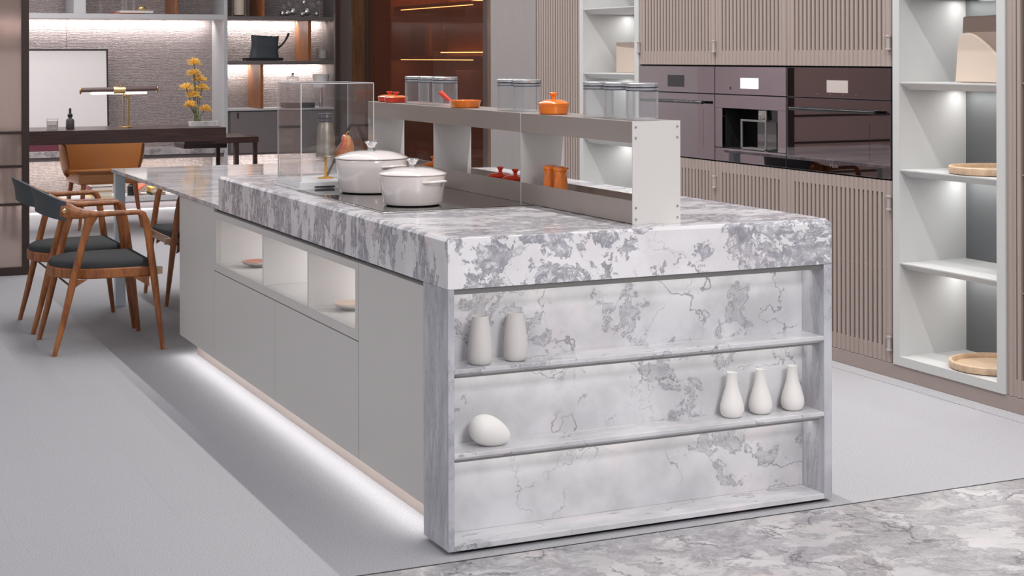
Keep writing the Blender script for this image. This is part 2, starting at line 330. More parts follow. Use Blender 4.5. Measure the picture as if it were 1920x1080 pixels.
# ------------------------------------------------------------------ geometry helpers
def box(bm, x0, x1, y0, y1, z0, z1):
    v = [bm.verts.new((x, y, z)) for x in (x0, x1) for y in (y0, y1) for z in (z0, z1)]
    for q in ((0, 1, 3, 2), (4, 6, 7, 5), (0, 4, 5, 1), (2, 3, 7, 6), (0, 2, 6, 4), (1, 5, 7, 3)):
        bm.faces.new([v[i] for i in q])
    return v
def nb(*boxes):
    bm = bmesh.new()
    for b in boxes: box(bm, *b)
    return bm
def lathe(bm, prof, n=40, c=(0, 0, 0), axis='Z', closed=False):
    rings = []
    def P(a, r, z):
        x, y = r * math.cos(a), r * math.sin(a)
        p = {'Z': (x, y, z), 'X': (z, x, y), 'Y': (x, z, y)}[axis]
        return (p[0] + c[0], p[1] + c[1], p[2] + c[2])
    for r, z in prof:
        if r < 1e-6: rings.append([bm.verts.new(P(0, 0, z))])
        else: rings.append([bm.verts.new(P(2 * PI * i / n, r, z)) for i in range(n)])
    prs = list(zip(rings, rings[1:])) + ([(rings[-1], rings[0])] if closed else [])
    for a, b in prs:
        for i in range(n):
            j = (i + 1) % n
            if len(a) == 1 and len(b) == 1: continue
            if len(a) == 1: bm.faces.new((a[0], b[i], b[j]))
            elif len(b) == 1: bm.faces.new((a[i], a[j], b[0]))
            else: bm.faces.new((a[i], a[j], b[j], b[i]))
    return bm
def tube(bm, pts, rad, n=10, caps=True, squash=None):
    pts = [Vector(p) for p in pts]
    if not isinstance(rad, (list, tuple)): rad = [rad] * len(pts)
    rings = []; ref = None
    for i, p in enumerate(pts):
        t = (pts[min(i + 1, len(pts) - 1)] - pts[max(i - 1, 0)]).normalized()
        if ref is None:
            ref = Vector((0, 0, 1)) if abs(t.z) < 0.9 else Vector((1, 0, 0))
        a = (ref - t * ref.dot(t)).normalized(); b = t.cross(a); ref = a
        r = rad[i]; ra, rb = (r, r) if not isinstance(r, tuple) else r
        rings.append([bm.verts.new(p + a * (ra * math.cos(2 * PI * k / n)) + b * (rb * math.sin(2 * PI * k / n))) for k in range(n)])
    for u, v in zip(rings, rings[1:]):
        for k in range(n):
            j = (k + 1) % n; bm.faces.new((u[k], u[j], v[j], v[k]))
    if caps: bm.faces.new(rings[0][::-1]); bm.faces.new(rings[-1])
    return bm
def prism(bm, poly, z0, z1, plane='XY'):
    # poly in a plane, pushed along the third axis
    def P(a, b, z): return {'XY': (a, b, z), 'XZ': (a, z, b), 'YZ': (z, a, b)}[plane]
    lo = [bm.verts.new(P(a, b, z0)) for a, b in poly]; hi = [bm.verts.new(P(a, b, z1)) for a, b in poly]
    n = len(poly)
    bm.faces.new(lo[::-1]); bm.faces.new(hi)
    for i in range(n):
        j = (i + 1) % n; bm.faces.new((lo[i], lo[j], hi[j], hi[i]))
    return bm
def obj(name, bm, m, parent=None, bevel=0.0, smooth=None, world=False, seg=2, subsurf=0):
    bmesh.ops.recalc_face_normals(bm, faces=bm.faces)
    me = bpy.data.meshes.new(name)
    if world and parent is not None:
        bmesh.ops.translate(bm, verts=bm.verts, vec=-Vector(world_loc(parent)))
    bm.to_mesh(me); bm.free()
    me.materials.append(MT[m] if isinstance(m, str) else m)
    o = bpy.data.objects.new(name, me); col.objects.link(o)
    if parent is not None: o.parent = parent
    if smooth is not None:
        me.polygons.foreach_set('use_smooth', [True] * len(me.polygons))
        try: me.set_sharp_from_angle(angle=math.radians(smooth))
        except Exception: pass
    if subsurf:
        s = o.modifiers.new('sub', 'SUBSURF'); s.levels = subsurf; s.render_levels = subsurf
    if bevel:
        b = o.modifiers.new('bevel', 'BEVEL'); b.width = bevel; b.segments = seg; b.limit_method = 'ANGLE'; b.angle_limit = math.radians(40)
    return o
def world_loc(o):
    v = Vector((0, 0, 0))
    while o is not None: v = v + o.location; o = o.parent
    return v
def thing(name, label, cat, loc=(0, 0, 0), rotz=0.0, group=None):
    o = bpy.data.objects.new(name, None); col.objects.link(o)
    o.empty_display_size = 0.05
    o.location = loc; o.rotation_euler = (0, 0, rotz); o['label'] = label; o['category'] = cat
    if group: o['group'] = group
    return o
def tag(o, label, cat, group=None):
    o['label'] = label; o['category'] = cat
    if group: o['group'] = group
    return o
def struct(name, bm, m, bevel=0.0, label=None, cat=None):
    o = obj(name, bm, m, bevel=bevel); o['kind'] = 'structure'
    o['label'] = label or name.replace('_', ' '); o['category'] = cat or name.split('_')[0]
    return o
def dup(root, loc, rotz=0.0, label=None, group=None):
    r = root.copy(); col.objects.link(r); r.location = loc; r.rotation_euler = (0, 0, rotz)
    if label: r['label'] = label
    if group: r['group'] = group
    for ch in list(root.children):
        c = ch.copy(); col.objects.link(c); c.parent = r
        for g in list(ch.children):
            d = g.copy(); col.objects.link(d); d.parent = c
    return r
def wpart(parent, name, m, *boxes, bevel=0.0015, label=None):
    o = obj(name, nb(*boxes), m, parent, bevel=bevel, world=True)
    if label: o['label'] = label
    return o

# ------------------------------------------------------------------ the setting
FX = 2.77                      # front plane of the tall units along the right wall
struct('floor', nb((-6, 2.68, -0.045, 12.5, -0.02, 0.0)), 'carpet', label='light grey carpet tile floor around the island', cat='floor')
struct('floor_stone', nb((-6, 5.5, -5.5, -0.052, -0.02, 0.0)), 'marble_floor', label='veined grey marble floor before the island', cat='floor')
struct('trim_1', nb((-6, 5.5, -0.052, -0.045, -0.02, 0.0005)), 'gap', label='thin dark joint between carpet and marble floor', cat='trim')
struct('trim_2', nb((2.68, 3.6, -0.045, 8.5, -0.02, 0.002)), 'carpet', label='pale floor strip along the toe kick', cat='trim')
struct('wall_right', nb((3.42, 3.5, -0.6, 12.5, 0, 2.75)), 'grey_panel', label='wall behind the tall units', cat='wall')
struct('wall_left', nb((-2.4, -2.3, 6.72, 11.56, 0, 2.75)), 'blush', label='unseen blush wall beside the study, added for reflections', cat='wall')  # out-of-view wall, added for its pale reflection in the appliance glass
struct('wall_back', nb((-2.3, 3.42, 11.46, 11.56, 0, 2.75)), 'white', label='far wall behind the study shelving', cat='wall')

# ------------------------------------------------------------------ the island
W_, H_, ZB = 1.348, 0.92, 0.772
t = thing('island_worktop', 'thick veined grey and white marble worktop slab of the island', 'worktop', (W_ / 2, 1.34, ZB))
bm = bmesh.new()
c_ = 0.010
prism(bm, [(0, ZB), (0, H_ - c_), (c_, H_), (W_ - 0.016, H_), (W_, H_ - 0.016), (W_, ZB)], 0.0, 2.655, 'XZ')
for v in bm.verts:
    if v.co.z > H_ - 0.001 and v.co.y < 0.001: v.co.y += 0.010
o = obj('slab', bm, 'marble', t, world=True, bevel=0.0015)

t = thing('marble_display_end', 'marble open shelf unit forming the near end of the island', 'shelf unit', (W_ / 2, 0.1, 0.0))
wpart(t, 'side_panel', 'marble_grey', (0.0, 0.0195, 0.0, 0.196, 0.012, ZB - 0.0005))
wpart(t, 'side_panel', 'marble_grey', (1.3175, W_, 0.0, 0.196, 0.012, ZB - 0.0005))
wpart(t, 'back_panel', 'marble_pale', (0.0195, 1.3175, 0.122, 0.14, 0.0285, ZB - 0.0005))
for z0, z1 in ((0.517, 0.5395), (0.2715, 0.2935)):
    bm = bmesh.new(); prism(bm, [(0.0, z0 + 0.010), (0.0, z1), (0.122, z1), (0.122, z0 + 0.004), (0.014, z0)], 0.0195, 1.3175, 'YZ')
    obj('shelf', bm, 'marble_pale', t, world=True, bevel=0.0015)
    wpart(t, 'led_profile', 'alu', (0.03, 1.308, 0.016, 0.046, z0 - 0.006, z0 + 0.0025), bevel=0.0)
wpart(t, 'base_shelf', 'marble_pale', (0.0195, 1.3175, 0.0, 0.14, 0.012, 0.0285))
wpart(t, 'led_profile', 'alu', (0.0196, 1.3174, 0.008, 0.040, ZB - 0.016, ZB - 0.001), bevel=0.0)
wpart(t, 'plinth', 'black_gloss', (0.05, W_ - 0.025, 0.022, 0.19, 0.0, 0.0125), bevel=0.0)
for z in (ZB - 0.018, 0.516, 0.2705):
    area('shelf_led', (0.668, 0.075, z - 0.008), 1.27, 0.02, 0.36, rot=(math.radians(28), 0, 0), color=(1, 0.985, 0.95))

XD = 0.012
def door(parent, y0, y1, z0, z1, name='door'):
    return wpart(parent, name, 'lacquer', (XD, XD + 0.019, y0, y1, z0, z1), bevel=0.0012)
YB = 2.655
t = thing('island_cabinet', 'pale grey island cabinet with a three-bay open niche above two plain doors', 'cabinet', (0.3, 1.8, 0.09))
wpart(t, 'carcass', 'lacquer', (0.034, 0.62, 0.824, 2.784, 0.09, 0.506), bevel=0)
wpart(t, 'carcass_back', 'lacquer_in', (0.56, 0.62, 0.824, 2.784, 0.506, 0.750), bevel=0)
fr = nb((XD, 0.035, 0.822, 2.786, 0.491, 0.526), (XD, 0.035, 0.822, 2.786, 0.727, 0.7535), (XD, 0.035, 0.822, 0.853, 0.526, 0.727), (XD, 0.035, 2.747, 2.786, 0.526, 0.727))
obj('niche_frame', fr, 'lacquer', t, world=True)
wpart(t, 'niche_lining', 'lacquer_in', (0.035, 0.56, 0.853, 2.747, 0.506, 0.526), (0.035, 0.56, 0.853, 2.747, 0.727, 0.75), (0.035, 0.56, 0.824, 0.853, 0.506, 0.75), (0.035, 0.56, 2.747, 2.784, 0.506, 0.75), bevel=0)
for y in (1.379, 1.985):
    wpart(t, 'niche_divider', 'lacquer_in', (0.014, 0.56, y, y + 0.02, 0.526, 0.727), bevel=0.001)
door(t, 0.824, 1.818, 0.092, 0.486); door(t, 1.822, 2.784, 0.092, 0.486)
for y in (1.1, 1.69, 2.38):
    area('niche_led', (0.44, y, 0.722), 0.12, 0.30, 1.4, rot=(0, 0, 0), color=(1, 0.985, 0.975))
t = thing('end_cabinet', 'plain pale grey cabinet panel between the niche and the marble end', 'cabinet', (0.3, 0.51, 0.09))
wpart(t, 'carcass', 'lacquer', (0.034, 0.62, 0.198, 0.820, 0.09, ZB - 0.018), bevel=0)
door(t, 0.199, 0.819, 0.092, ZB - 0.018)
t = thing('end_cabinet', 'plain pale grey cabinet panel under the marble table, at the far end of the island', 'cabinet', (0.3, 3.13, 0.09))
wpart(t, 'carcass', 'lacquer', (0.034, 1.30, 2.79, 3.46, 0.09, 0.7715), bevel=0)
door(t, 2.789, 3.463, 0.092, 0.7715)
t = thing('island_carcass', 'hidden back half of the island behind the niche', 'cabinet', (1.0, 1.5, 0.09))
wpart(t, 'carcass', 'lacquer', (0.62, 1.33, 0.198, 2.784, 0.09, ZB - 0.001), bevel=0)
t['label'] = 'aisle-side back of the island under the worktop'
t = thing('island_plinth', 'recessed taupe plinth lit from below along the island', 'plinth', (0.7, 1.8, 0))
wpart(t, 'kick_board', 'toe', (0.085, 1.30, 0.198, 3.41, 0.0, 0.0895), bevel=0)
area('plinth_led', (0.045, 1.82, 0.084), 0.03, 3.2, 2.8, rot=(0, math.radians(12), 0), color=(1, 0.985, 0.97))
area('plinth_led', (0.7, 3.436, 0.084), 1.1, 0.03, 1.4, color=(1, 0.985, 0.97))

# niche dishes
def dish(loc, m1, m2, label):
    t = thing('dish', label, 'dish', loc, group='dishes in the island niche')
    bm = bmesh.new(); lathe(bm, [(0, 0.0), (0.032, 0.0), (0.034, 0.006), (0.062, 0.013), (0.075, 0.022), (0.072, 0.0235), (0.060, 0.0165), (0.034, 0.010), (0, 0.0095)], 36)
    obj('bowl', bm, m1, t, smooth=40)
    bm = bmesh.new(); lathe(bm, [(0, 0.0105), (0.034, 0.0108), (0.058, 0.0165), (0.0715, 0.0245), (0.068, 0.0245), (0.055, 0.0185), (0.03, 0.0125), (0, 0.012)], 36)
    obj('glaze', bm, m2, t, smooth=40)
dish((0.150, 2.550, 0.526), 'ceramic_grey', 'coral', 'small dish with a reddish inside in the far bay of the niche')
dish((0.140, 1.255, 0.526), 'ceramic', 'beige', 'small cream dish in the near bay of the niche')

# ------------------------------------------------------------------ dining table and chairs
t = thing('dining_table', 'grey marble dining table extending from the far end of the island', 'table', (0.66, 3.9, 0))
bm = nb((0.0, 1.33, 2.658, 5.175, ZB + 0.0005, ZB + 0.021)); obj('tabletop', bm, 'marble_table', t, world=True, bevel=0.003)
wpart(t, 'leg', 'pale_blue', (0.004, 0.062, 5.06, 5.115, 0, ZB + 0.0005))
wpart(t, 'leg', 'pale_blue', (1.268, 1.326, 5.06, 5.115, 0, ZB + 0.0005))

def make_chair(label, loc, rz):
    t = thing('dining_chair', label, 'chair', loc, rz, 'wooden armchairs at the dining table')
    for s in (-1, 1):
        # rear leg: slender, leaning forward up into the arm, with a flared head
        bm = bmesh.new()
        tube(bm, [(-0.258, s * 0.252, 0), (-0.215, s * 0.256, 0.165), (-0.170, s * 0.262, 0.36), (-0.125, s * 0.268, 0.54), (-0.100, s * 0.272, 0.63), (-0.085, s * 0.272, 0.675)],
             [(0.012, 0.012), (0.0155, 0.0155), (0.019, 0.0185), (0.0175, 0.017), (0.021, 0.017), (0.034, 0.017)], 12)
        obj('leg', bm, 'walnut', t, smooth=50)
        bm = bmesh.new()
        tube(bm, [(0.258, s * 0.292, 0), (0.238, s * 0.292, 0.17), (0.214, s * 0.290, 0.38), (0.190, s * 0.287, 0.56), (0.176, s * 0.285, 0.64), (0.163, s * 0.284, 0.672), (0.140, s * 0.283, 0.686)],
             [(0.011, 0.012), (0.015, 0.016), (0.019, 0.019), (0.018, 0.017), (0.018, 0.016), (0.0165, 0.016), (0.014, 0.0155)], 12)
        obj('leg', bm, 'walnut', t, smooth=50)
        # arm rest: runs back from the front leg and rises into the back end-piece
        bm = bmesh.new()
        tube(bm, [(0.150, s * 0.283, 0.685), (0.06, s * 0.282, 0.684), (-0.05, s * 0.280, 0.682), (-0.11, s * 0.277, 0.684), (-0.16, s * 0.274, 0.692), (-0.20, s * 0.272, 0.702), (-0.232, s * 0.268, 0.708)],
             [(0.013, 0.017), (0.013, 0.018), (0.015, 0.018), (0.021, 0.017), (0.030, 0.016), (0.040, 0.014), (0.034, 0.012)], 14)
        obj('armrest', bm, 'walnut', t, smooth=50)
        bm = bmesh.new(); lathe(bm, [(0, 0.003), (0.0085, 0.003), (0.0115, 0.0015), (0.012, 0), (0, 0)], 20, (0, 0, 0), 'Y')
        for v in bm.verts: v.co = Vector((v.co.x - 0.215, s * (0.2875 + v.co.y), v.co.z + 0.705))
        obj('brass_button', bm, 'brass', t, smooth=40)
        bm = bmesh.new(); prism(bm, [(0.19, 0.365), (0.115, 0.365), (0.195, 0.315)], s * 0.265, s * 0.283, 'XZ'); obj('corner_brace', bm, 'walnut_dark', t)
        bm = bmesh.new(); prism(bm, [(-0.16, 0.362), (-0.10, 0.362), (-0.175, 0.318)], s * 0.235, s * 0.253, 'XZ'); obj('corner_brace', bm, 'walnut_dark', t)
    # back: leather band wrapped round the rear
    K = 24; bm = bmesh.new(); grid = []
    for i in range(K + 1):
        a = -1 + 2 * i / K
        y = 0.272 * math.sin(a * PI / 2) ; x = -0.205 - 0.090 * math.cos(a * PI / 2) ** 0.8 if abs(a) < 1 else -0.205
        rise = 0.055 * math.cos(a * PI / 2)
        zt, zb = 0.748 + rise, 0.656 + 0.02 * math.cos(a * PI / 2)
        nx, ny = -math.cos(a * PI / 2), math.sin(a * PI / 2)
        ring = []
        for z, lean in ((zb, 0), (0.5 * (zb + zt), 0.004), (zt, -0.006)):
            ring.append((x + lean * -nx, y, z, nx, ny))
        grid.append(ring)
    out = [[bm.verts.new((p[0] + p[3] * 0.008 - 0.02 * (j / 2) * math.cos((-1 + 2 * i / K) * PI / 2), p[1] + p[4] * 0.008, p[2])) for j, p in enumerate(r)] for i, r in enumerate(grid)]
    inn = [[bm.verts.new((p[0] - p[3] * 0.008 - 0.02 * (j / 2) * math.cos((-1 + 2 * i / K) * PI / 2), p[1] - p[4] * 0.008, p[2])) for j, p in enumerate(r)] for i, r in enumerate(grid)]
    for i in range(K):
        for j in range(2):
            bm.faces.new((out[i][j], out[i + 1][j], out[i + 1][j + 1], out[i][j + 1])); bm.faces.new((inn[i][j + 1], inn[i + 1][j + 1], inn[i + 1][j], inn[i][j]))
        bm.faces.new((out[i][2], out[i + 1][2], inn[i + 1][2], inn[i][2])); bm.faces.new((inn[i][0], inn[i + 1][0], out[i + 1][0], out[i][0]))
    for e in (0, K):
        for j in range(2): bm.faces.new((out[e][j], out[e][j + 1], inn[e][j + 1], inn[e][j]))
    obj('backrest', bm, 'leather_navy', t, smooth=45, bevel=0.002)
    # seat: D-shaped wooden rim with an upholstered pad
    def dshape(k, n=18):
        pts = [(0.225 * k + 0.005, -0.262 * k), (0.225 * k + 0.005, 0.262 * k)]
        for i in range(n + 1):
            a = PI / 2 + PI * i / n
            pts.append((-0.03 + 0.222 * k * math.cos(a) * 1.0, 0.250 * k * math.sin(a)))
        return pts
    bm = bmesh.new(); prism(bm, dshape(1.0), 0.362, 0.412); obj('seat_frame', bm, 'walnut', t, bevel=0.006, smooth=40, seg=3)
    bm = bmesh.new()
    rows = [(0.965, 0.412), (0.97, 0.424), (0.945, 0.437), (0.86, 0.447), (0.6, 0.453), (0.3, 0.455)]
    rs = [[bm.verts.new((x, y, z)) for x, y in dshape(k)] for k, z in rows]
    n = len(rs[0])
    for a, b in zip(rs, rs[1:]):
        for i in range(n): bm.faces.new((a[i], a[(i + 1) % n], b[(i + 1) % n], b[i]))
    bm.faces.new(rs[-1]); bm.faces.new(rs[0][::-1])
    obj('seat_pad', bm, 'fabric', t, smooth=50)
    for s in (-1, 1):
        obj('rail_end', nb((0.205, 0.262, s * 0.262 - 0.012, s * 0.262 + 0.012, 0.372, 0.408)), 'tray', t, bevel=0.003)
    bm = bmesh.new(); tube(bm, [(-0.176, -0.255, 0.33), (-0.176, 0.255, 0.33)], 0.005, 8); obj('stretcher', bm, 'bronze_frame', t, smooth=60)
    return t
ch = make_chair('wooden armchair with charcoal seat nearest the island, its slate leather back toward the camera', (-0.298, 3.895, 0), 0)
dup(ch, (-0.303, 4.575, 0), 0, 'wooden armchair with charcoal seat just behind the nearest armchair, left of the marble table')
chc = dup(ch, (0.530, 5.235, 0), PI, 'wooden armchair mostly hidden behind the island cabinet, facing left past the end of the table')
chc.scale = (1, 1, 0.955)

# ------------------------------------------------------------------ hob and pots
t = thing('induction_hob', 'black glass induction hob with thin steel rim set in the worktop', 'hob', (0.36, 1.27, H_))
wpart(t, 'rim', 'steel', (0.086, 0.655, 0.776, 1.766, H_ + 0.0001, H_ + 0.0042), bevel=0.001)
wpart(t, 'glass_plate', 'hob_glass', (0.091, 0.650, 0.781, 1.761, H_ + 0.0042, H_ + 0.006), bevel=0.0008)
ZH = H_ + 0.006
def casserole(label, x, y, R, h, rz):
    t = thing('casserole', label, 'pot', (x, y, ZH), rz, 'cream casseroles on the hob')
    b = R * 0.90
    bm = bmesh.new()
    lathe(bm, [(0, 0.0), (b - 0.016, 0), (b - 0.005, 0.004), (b, 0.014), (R - 0.003, h * 0.75), (R, h - 0.003), (R - 0.002, h), (R - 0.008, h), (R - 0.009, h - 0.01), (b - 0.010, 0.02), (0, 0.016)], 64)
    obj('pot_body', bm, 'enamel', t, smooth=40)
    bm = bmesh.new(); d = 0.24 * R
    lathe(bm, [(0, h + 0.002), (R - 0.006, h + 0.0005), (R + 0.003, h + 0.002), (R + 0.0035, h + 0.005), (R - 0.004, h + 0.009), (R * 0.84, h + d * 0.50), (R * 0.60, h + d * 0.80), (R * 0.32, h + d * 0.96), (0, h + d)], 64)
    lid = obj('lid', bm, 'enamel', t, smooth=40)
    k = R / 0.118
    bm = bmesh.new(); z0 = h + d
    lathe(bm, [(0, z0 - 0.001), (0.0135 * k, z0 - 0.001), (0.0125 * k, z0 + 0.008 * k), (0.016 * k, z0 + 0.018 * k), (0.0235 * k, z0 + 0.026 * k), (0.0225 * k, z0 + 0.029 * k), (0.012 * k, z0 + 0.0275 * k), (0, z0 + 0.027 * k)], 32)
    obj('lid_knob', bm, 'chrome', lid, smooth=40)
    for s in (1, -1):
        bm = bmesh.new()
        zz = h * 0.80; r0 = b + (R - b) * 0.8 - 0.004
        pts = []
        for i in range(13):
            a = -1 + 2 * i / 12
            ang = a * 0.40
            outw = 0.026 * (1 - abs(a) ** 4)
            pts.append(((r0 + outw) * math.cos(ang) * s, (r0 + outw) * math.sin(ang), zz + 0.003 * (1 - a * a)))
        tube(bm, pts, [(0.0055, 0.0085)] * 13, 10)
        obj('handle', bm, 'enamel', t, smooth=60)
casserole('smaller cream casserole with steel knob at the front of the hob', 0.272, 0.985, 0.117, 0.105, math.radians(-68))
casserole('larger cream casserole with steel knob at the back of the hob', 0.318, 1.545, 0.138, 0.128, math.radians(-68))

# ------------------------------------------------------------------ over-hob rack
RX0, RX1 = 0.672, 0.845; RT = 1.243
def rack(label, y0, y1, mids, near_end, far_end):
    t = thing('shelf_rack', label, 'rack', ((RX0 + RX1) / 2, (y0 + y1) / 2, H_), group='beige metal racks on the worktop')
    e = 0.003
    wpart(t, 'upper_band', 'rack', (RX0, RX0 + e, y0 + 0.001, y1 - 0.001, RT - 0.068, RT), bevel=0.0005)
    wpart(t, 'upper_band', 'rack', (RX1 - e, RX1, y0 + 0.001, y1 - 0.001, RT - 0.068, RT), bevel=0.0005)
    wpart(t, 'top_shelf', 'rack', (RX0 + e, RX1 - e, y0 + 0.001, y1 - 0.001, RT - 0.0045, RT - 0.0005), bevel=0)
    wpart(t, 'lower_band', 'rack', (RX0, RX0 + e, y0 + 0.001, y1 - 0.001, H_ + 0.002, H_ + 0.074), bevel=0.0005)
    wpart(t, 'lower_band', 'rack', (RX1 - e, RX1, y0 + 0.001, y1 - 0.001, H_ + 0.002, H_ + 0.066), bevel=0.0005)
    wpart(t, 'bottom_shelf', 'rack', (RX0 + e, RX1 - e, y0 + 0.001, y1 - 0.001, H_ + 0.030, H_ + 0.034), bevel=0)
    for y in mids:
        wpart(t, 'upright', 'rack_end', (RX0 + 0.0035, RX1 - 0.0035, y, y + 0.004, H_ + 0.034, RT - 0.0045), bevel=0)
    for y, on, s in ((y0, near_end, -1), (y1, far_end, 1)):
        wpart(t, 'end_panel', 'rack_end', (RX0 - 0.0005, RX1 + 0.0005, min(y, y - s * 0.003), max(y, y - s * 0.003), H_, RT + 0.0005), bevel=0.0006)
        if on:
            for x in (RX0 + 0.011, RX1 - 0.011):
                for z in (RT - 0.018, RT - 0.052, H_ + 0.016, H_ + 0.052):
                    bm = bmesh.new(); lathe(bm, [(0, 0), (0.0042, 0), (0.0038, s * 0.0016), (0.0016, s * 0.0022), (0, s * 0.0016)], 14, (x, y, z), 'Y')
                    obj('screw', bm, 'steel', t, world=True, smooth=40)
    return t
rack('beige metal rack holding the orange mills, its screwed end panel toward the camera', 0.111, 0.939, [], True, False)
rack('longer beige metal rack behind the pots, its far end beside the acrylic case', 0.941, 2.576, [1.788], False, False)
ZT = RT

# jars
def make_jar(label, loc, group):
    t = thing('glass_jar', label, 'jar', loc, group=group)
    r, h = 0.052, 0.103
    bm = bmesh.new(); lathe(bm, [(0, 0), (r, 0), (r, h), (r - 0.0035, h), (r - 0.0035, 0.006), (0, 0.006)], 48); obj('jar_body', bm, 'jar_glass', t, smooth=40)
    bm = bmesh.new(); lathe(bm, [(r - 0.012, h), (r + 0.0003, h), (r + 0.0003, h + 0.0035), (r - 0.012, h + 0.0035)], 40, closed=True); lathe(bm, [(r - 0.012, h - 0.010), (r + 0.0003, h - 0.010), (r + 0.0003, h - 0.0075), (r - 0.012, h - 0.0075)], 40, closed=True); obj('seal', bm, 'seal', t, smooth=40)
    bm = bmesh.new(); lathe(bm, [(0, h + 0.0035), (r, h + 0.0035), (r + 0.001, h + 0.005), (r + 0.001, h + 0.014), (r - 0.002, h + 0.016), (0, h + 0.016)], 48); obj('lid', bm, 'lid_steel', t, smooth=40)
    bm = bmesh.new(); lathe(bm, [(r - 0.012, h - 0.0074), (r - 0.0038, h - 0.0074), (r - 0.0038, h - 0.0002), (r - 0.012, h - 0.0002)], 40, closed=True); obj('inner_ring', bm, 'lid_steel', t, smooth=40)
    return t
jx = 0.765
jars = [(0.215, 'nearest of the three glass jars at the near end of the rack'), (0.365, 'middle of the three glass jars at the near end of the rack'), (0.515, 'farthest of the three glass jars at the near end of the rack'),
        (1.085, 'nearer of the two glass jars just beyond the orange lidded pot'), (1.228, 'farther of the two glass jars just beyond the orange lidded pot'),
        (1.885, 'nearest of the three glass jars beyond the orange dish with the red pestle'), (2.045, 'middle of the three glass jars beyond the orange dish with the red pestle'), (2.205, 'farthest of the three glass jars beyond the orange dish with the red pestle')]
j0 = None
for y, lab in jars:
    if j0 is None: j0 = make_jar(lab, (jx, y, ZT), 'glass jars on the rack')
    else: dup(j0, (jx, y, ZT), 0.3 * y, lab)

def cocotte(label, loc, k, mb, ml, group=None, zs=1.0):
    t = thing('lidded_pot', label, 'pot', loc, group=group); t.scale = (1, 1, zs)
    bm = bmesh.new(); lathe(bm, [(0, 0), (0.047 * k, 0), (0.05 * k, 0.003 * k), (0.053 * k, 0.028 * k), (0.055 * k, 0.030 * k), (0.055 * k, 0.033 * k), (0.049 * k, 0.033 * k), (0.046 * k, 0.006 * k), (0, 0.005 * k)], 44); obj('pot_body', bm, mb, t, smooth=35)
    bm = bmesh.new(); lathe(bm, [(0, 0.033 * k), (0.054 * k, 0.0335 * k), (0.055 * k, 0.037 * k), (0.050 * k, 0.041 * k), (0.034 * k, 0.048 * k), (0.012 * k, 0.051 * k), (0, 0.051 * k)], 44); l = obj('lid', bm, ml, t, smooth=40)
    bm = bmesh.new(); lathe(bm, [(0, 0.050 * k), (0.0085 * k, 0.050 * k), (0.0075 * k, 0.058 * k), (0.010 * k, 0.064 * k), (0.0145 * k, 0.067 * k), (0.0145 * k, 0.072 * k), (0.011 * k, 0.0745 * k), (0, 0.0745 * k)], 28); obj('lid_knob', bm, mb, l, smooth=40)
    return t
cocotte('orange lidded pot on the rack between two groups of jars', (0.735, 0.80, ZT), 1.03, 'orange', 'orange')
cocotte('orange-red lidded pot at the far end of the rack top, the farther of two', (0.756, 2.525, ZT), 1.0, 'red', 'orange', 'pots at the far end of the rack', 0.62)
cocotte('orange-red lidded pot at the far end of the rack top, the nearer of two', (0.739, 2.395, ZT), 1.0, 'red', 'orange', 'pots at the far end of the rack', 0.62)
cocotte('red lidded pot low in the rack, beside the upright behind the mills', (0.765, 1.188, H_ + 0.034), 0.92, 'red', 'red', 'red pots low in the rack')
cocotte('red lidded pot low in the rack, the one farther from the mills', (0.765, 1.325, H_ + 0.034), 0.92, 'red', 'red', 'red pots low in the rack')
cocotte('orange lidded pot low in the rack, half hidden by the cream casserole', (0.745, 1.96, H_ + 0.034), 1.0, 'orange', 'orange')
t = thing('mortar_dish', 'shallow orange dish on the rack with a red pestle in it', 'dish', (0.728, 1.585, ZT))
bm = bmesh.new(); lathe(bm, [(0, 0), (0.054, 0), (0.058, 0.003), (0.0635, 0.026), (0.065, 0.028), (0.0645, 0.030), (0.060, 0.0295), (0.055, 0.006), (0, 0.005)], 44); obj('bowl', bm, 'orange', t, smooth=40)
t = thing('pestle', 'red pestle leaning in the shallow orange dish', 'pestle', (0.7, 1.62, ZT + 0.012))
bm = bmesh.new(); tube(bm, [(0.0, 0.0, 0), (-0.020, 0.018, 0.018), (-0.038, 0.034, 0.038), (-0.047, 0.042, 0.048), (-0.050, 0.044, 0.051)], [0.008, 0.0085, 0.011, 0.010, 0.004], 14); obj('shaft', bm, 'red', t, smooth=60)
for y, lab in ((0.80, 'orange pepper mill in the rack, the left one of the pair'), (0.715, 'orange pepper mill in the rack, the right one of the pair')):
    t = thing('pepper_mill', lab, 'mill', (0.722, y, H_ + 0.034), group='orange mills in the rack'); t.scale = (1, 1, 1.16)
    bm = bmesh.new(); lathe(bm, [(0, 0), (0.029, 0), (0.0305, 0.004), (0.026, 0.03), (0.0215, 0.055), (0.021, 0.07), (0.025, 0.080), (0, 0.080)], 32); obj('mill_body', bm, 'red' if 0 else 'orange', t, smooth=40)
    bm = bmesh.new(); lathe(bm, [(0, 0.0805), (0.025, 0.0805), (0.028, 0.086), (0.027, 0.091), (0.015, 0.094), (0, 0.0945)], 32); obj('cap', bm, 'orange', t, smooth=40)

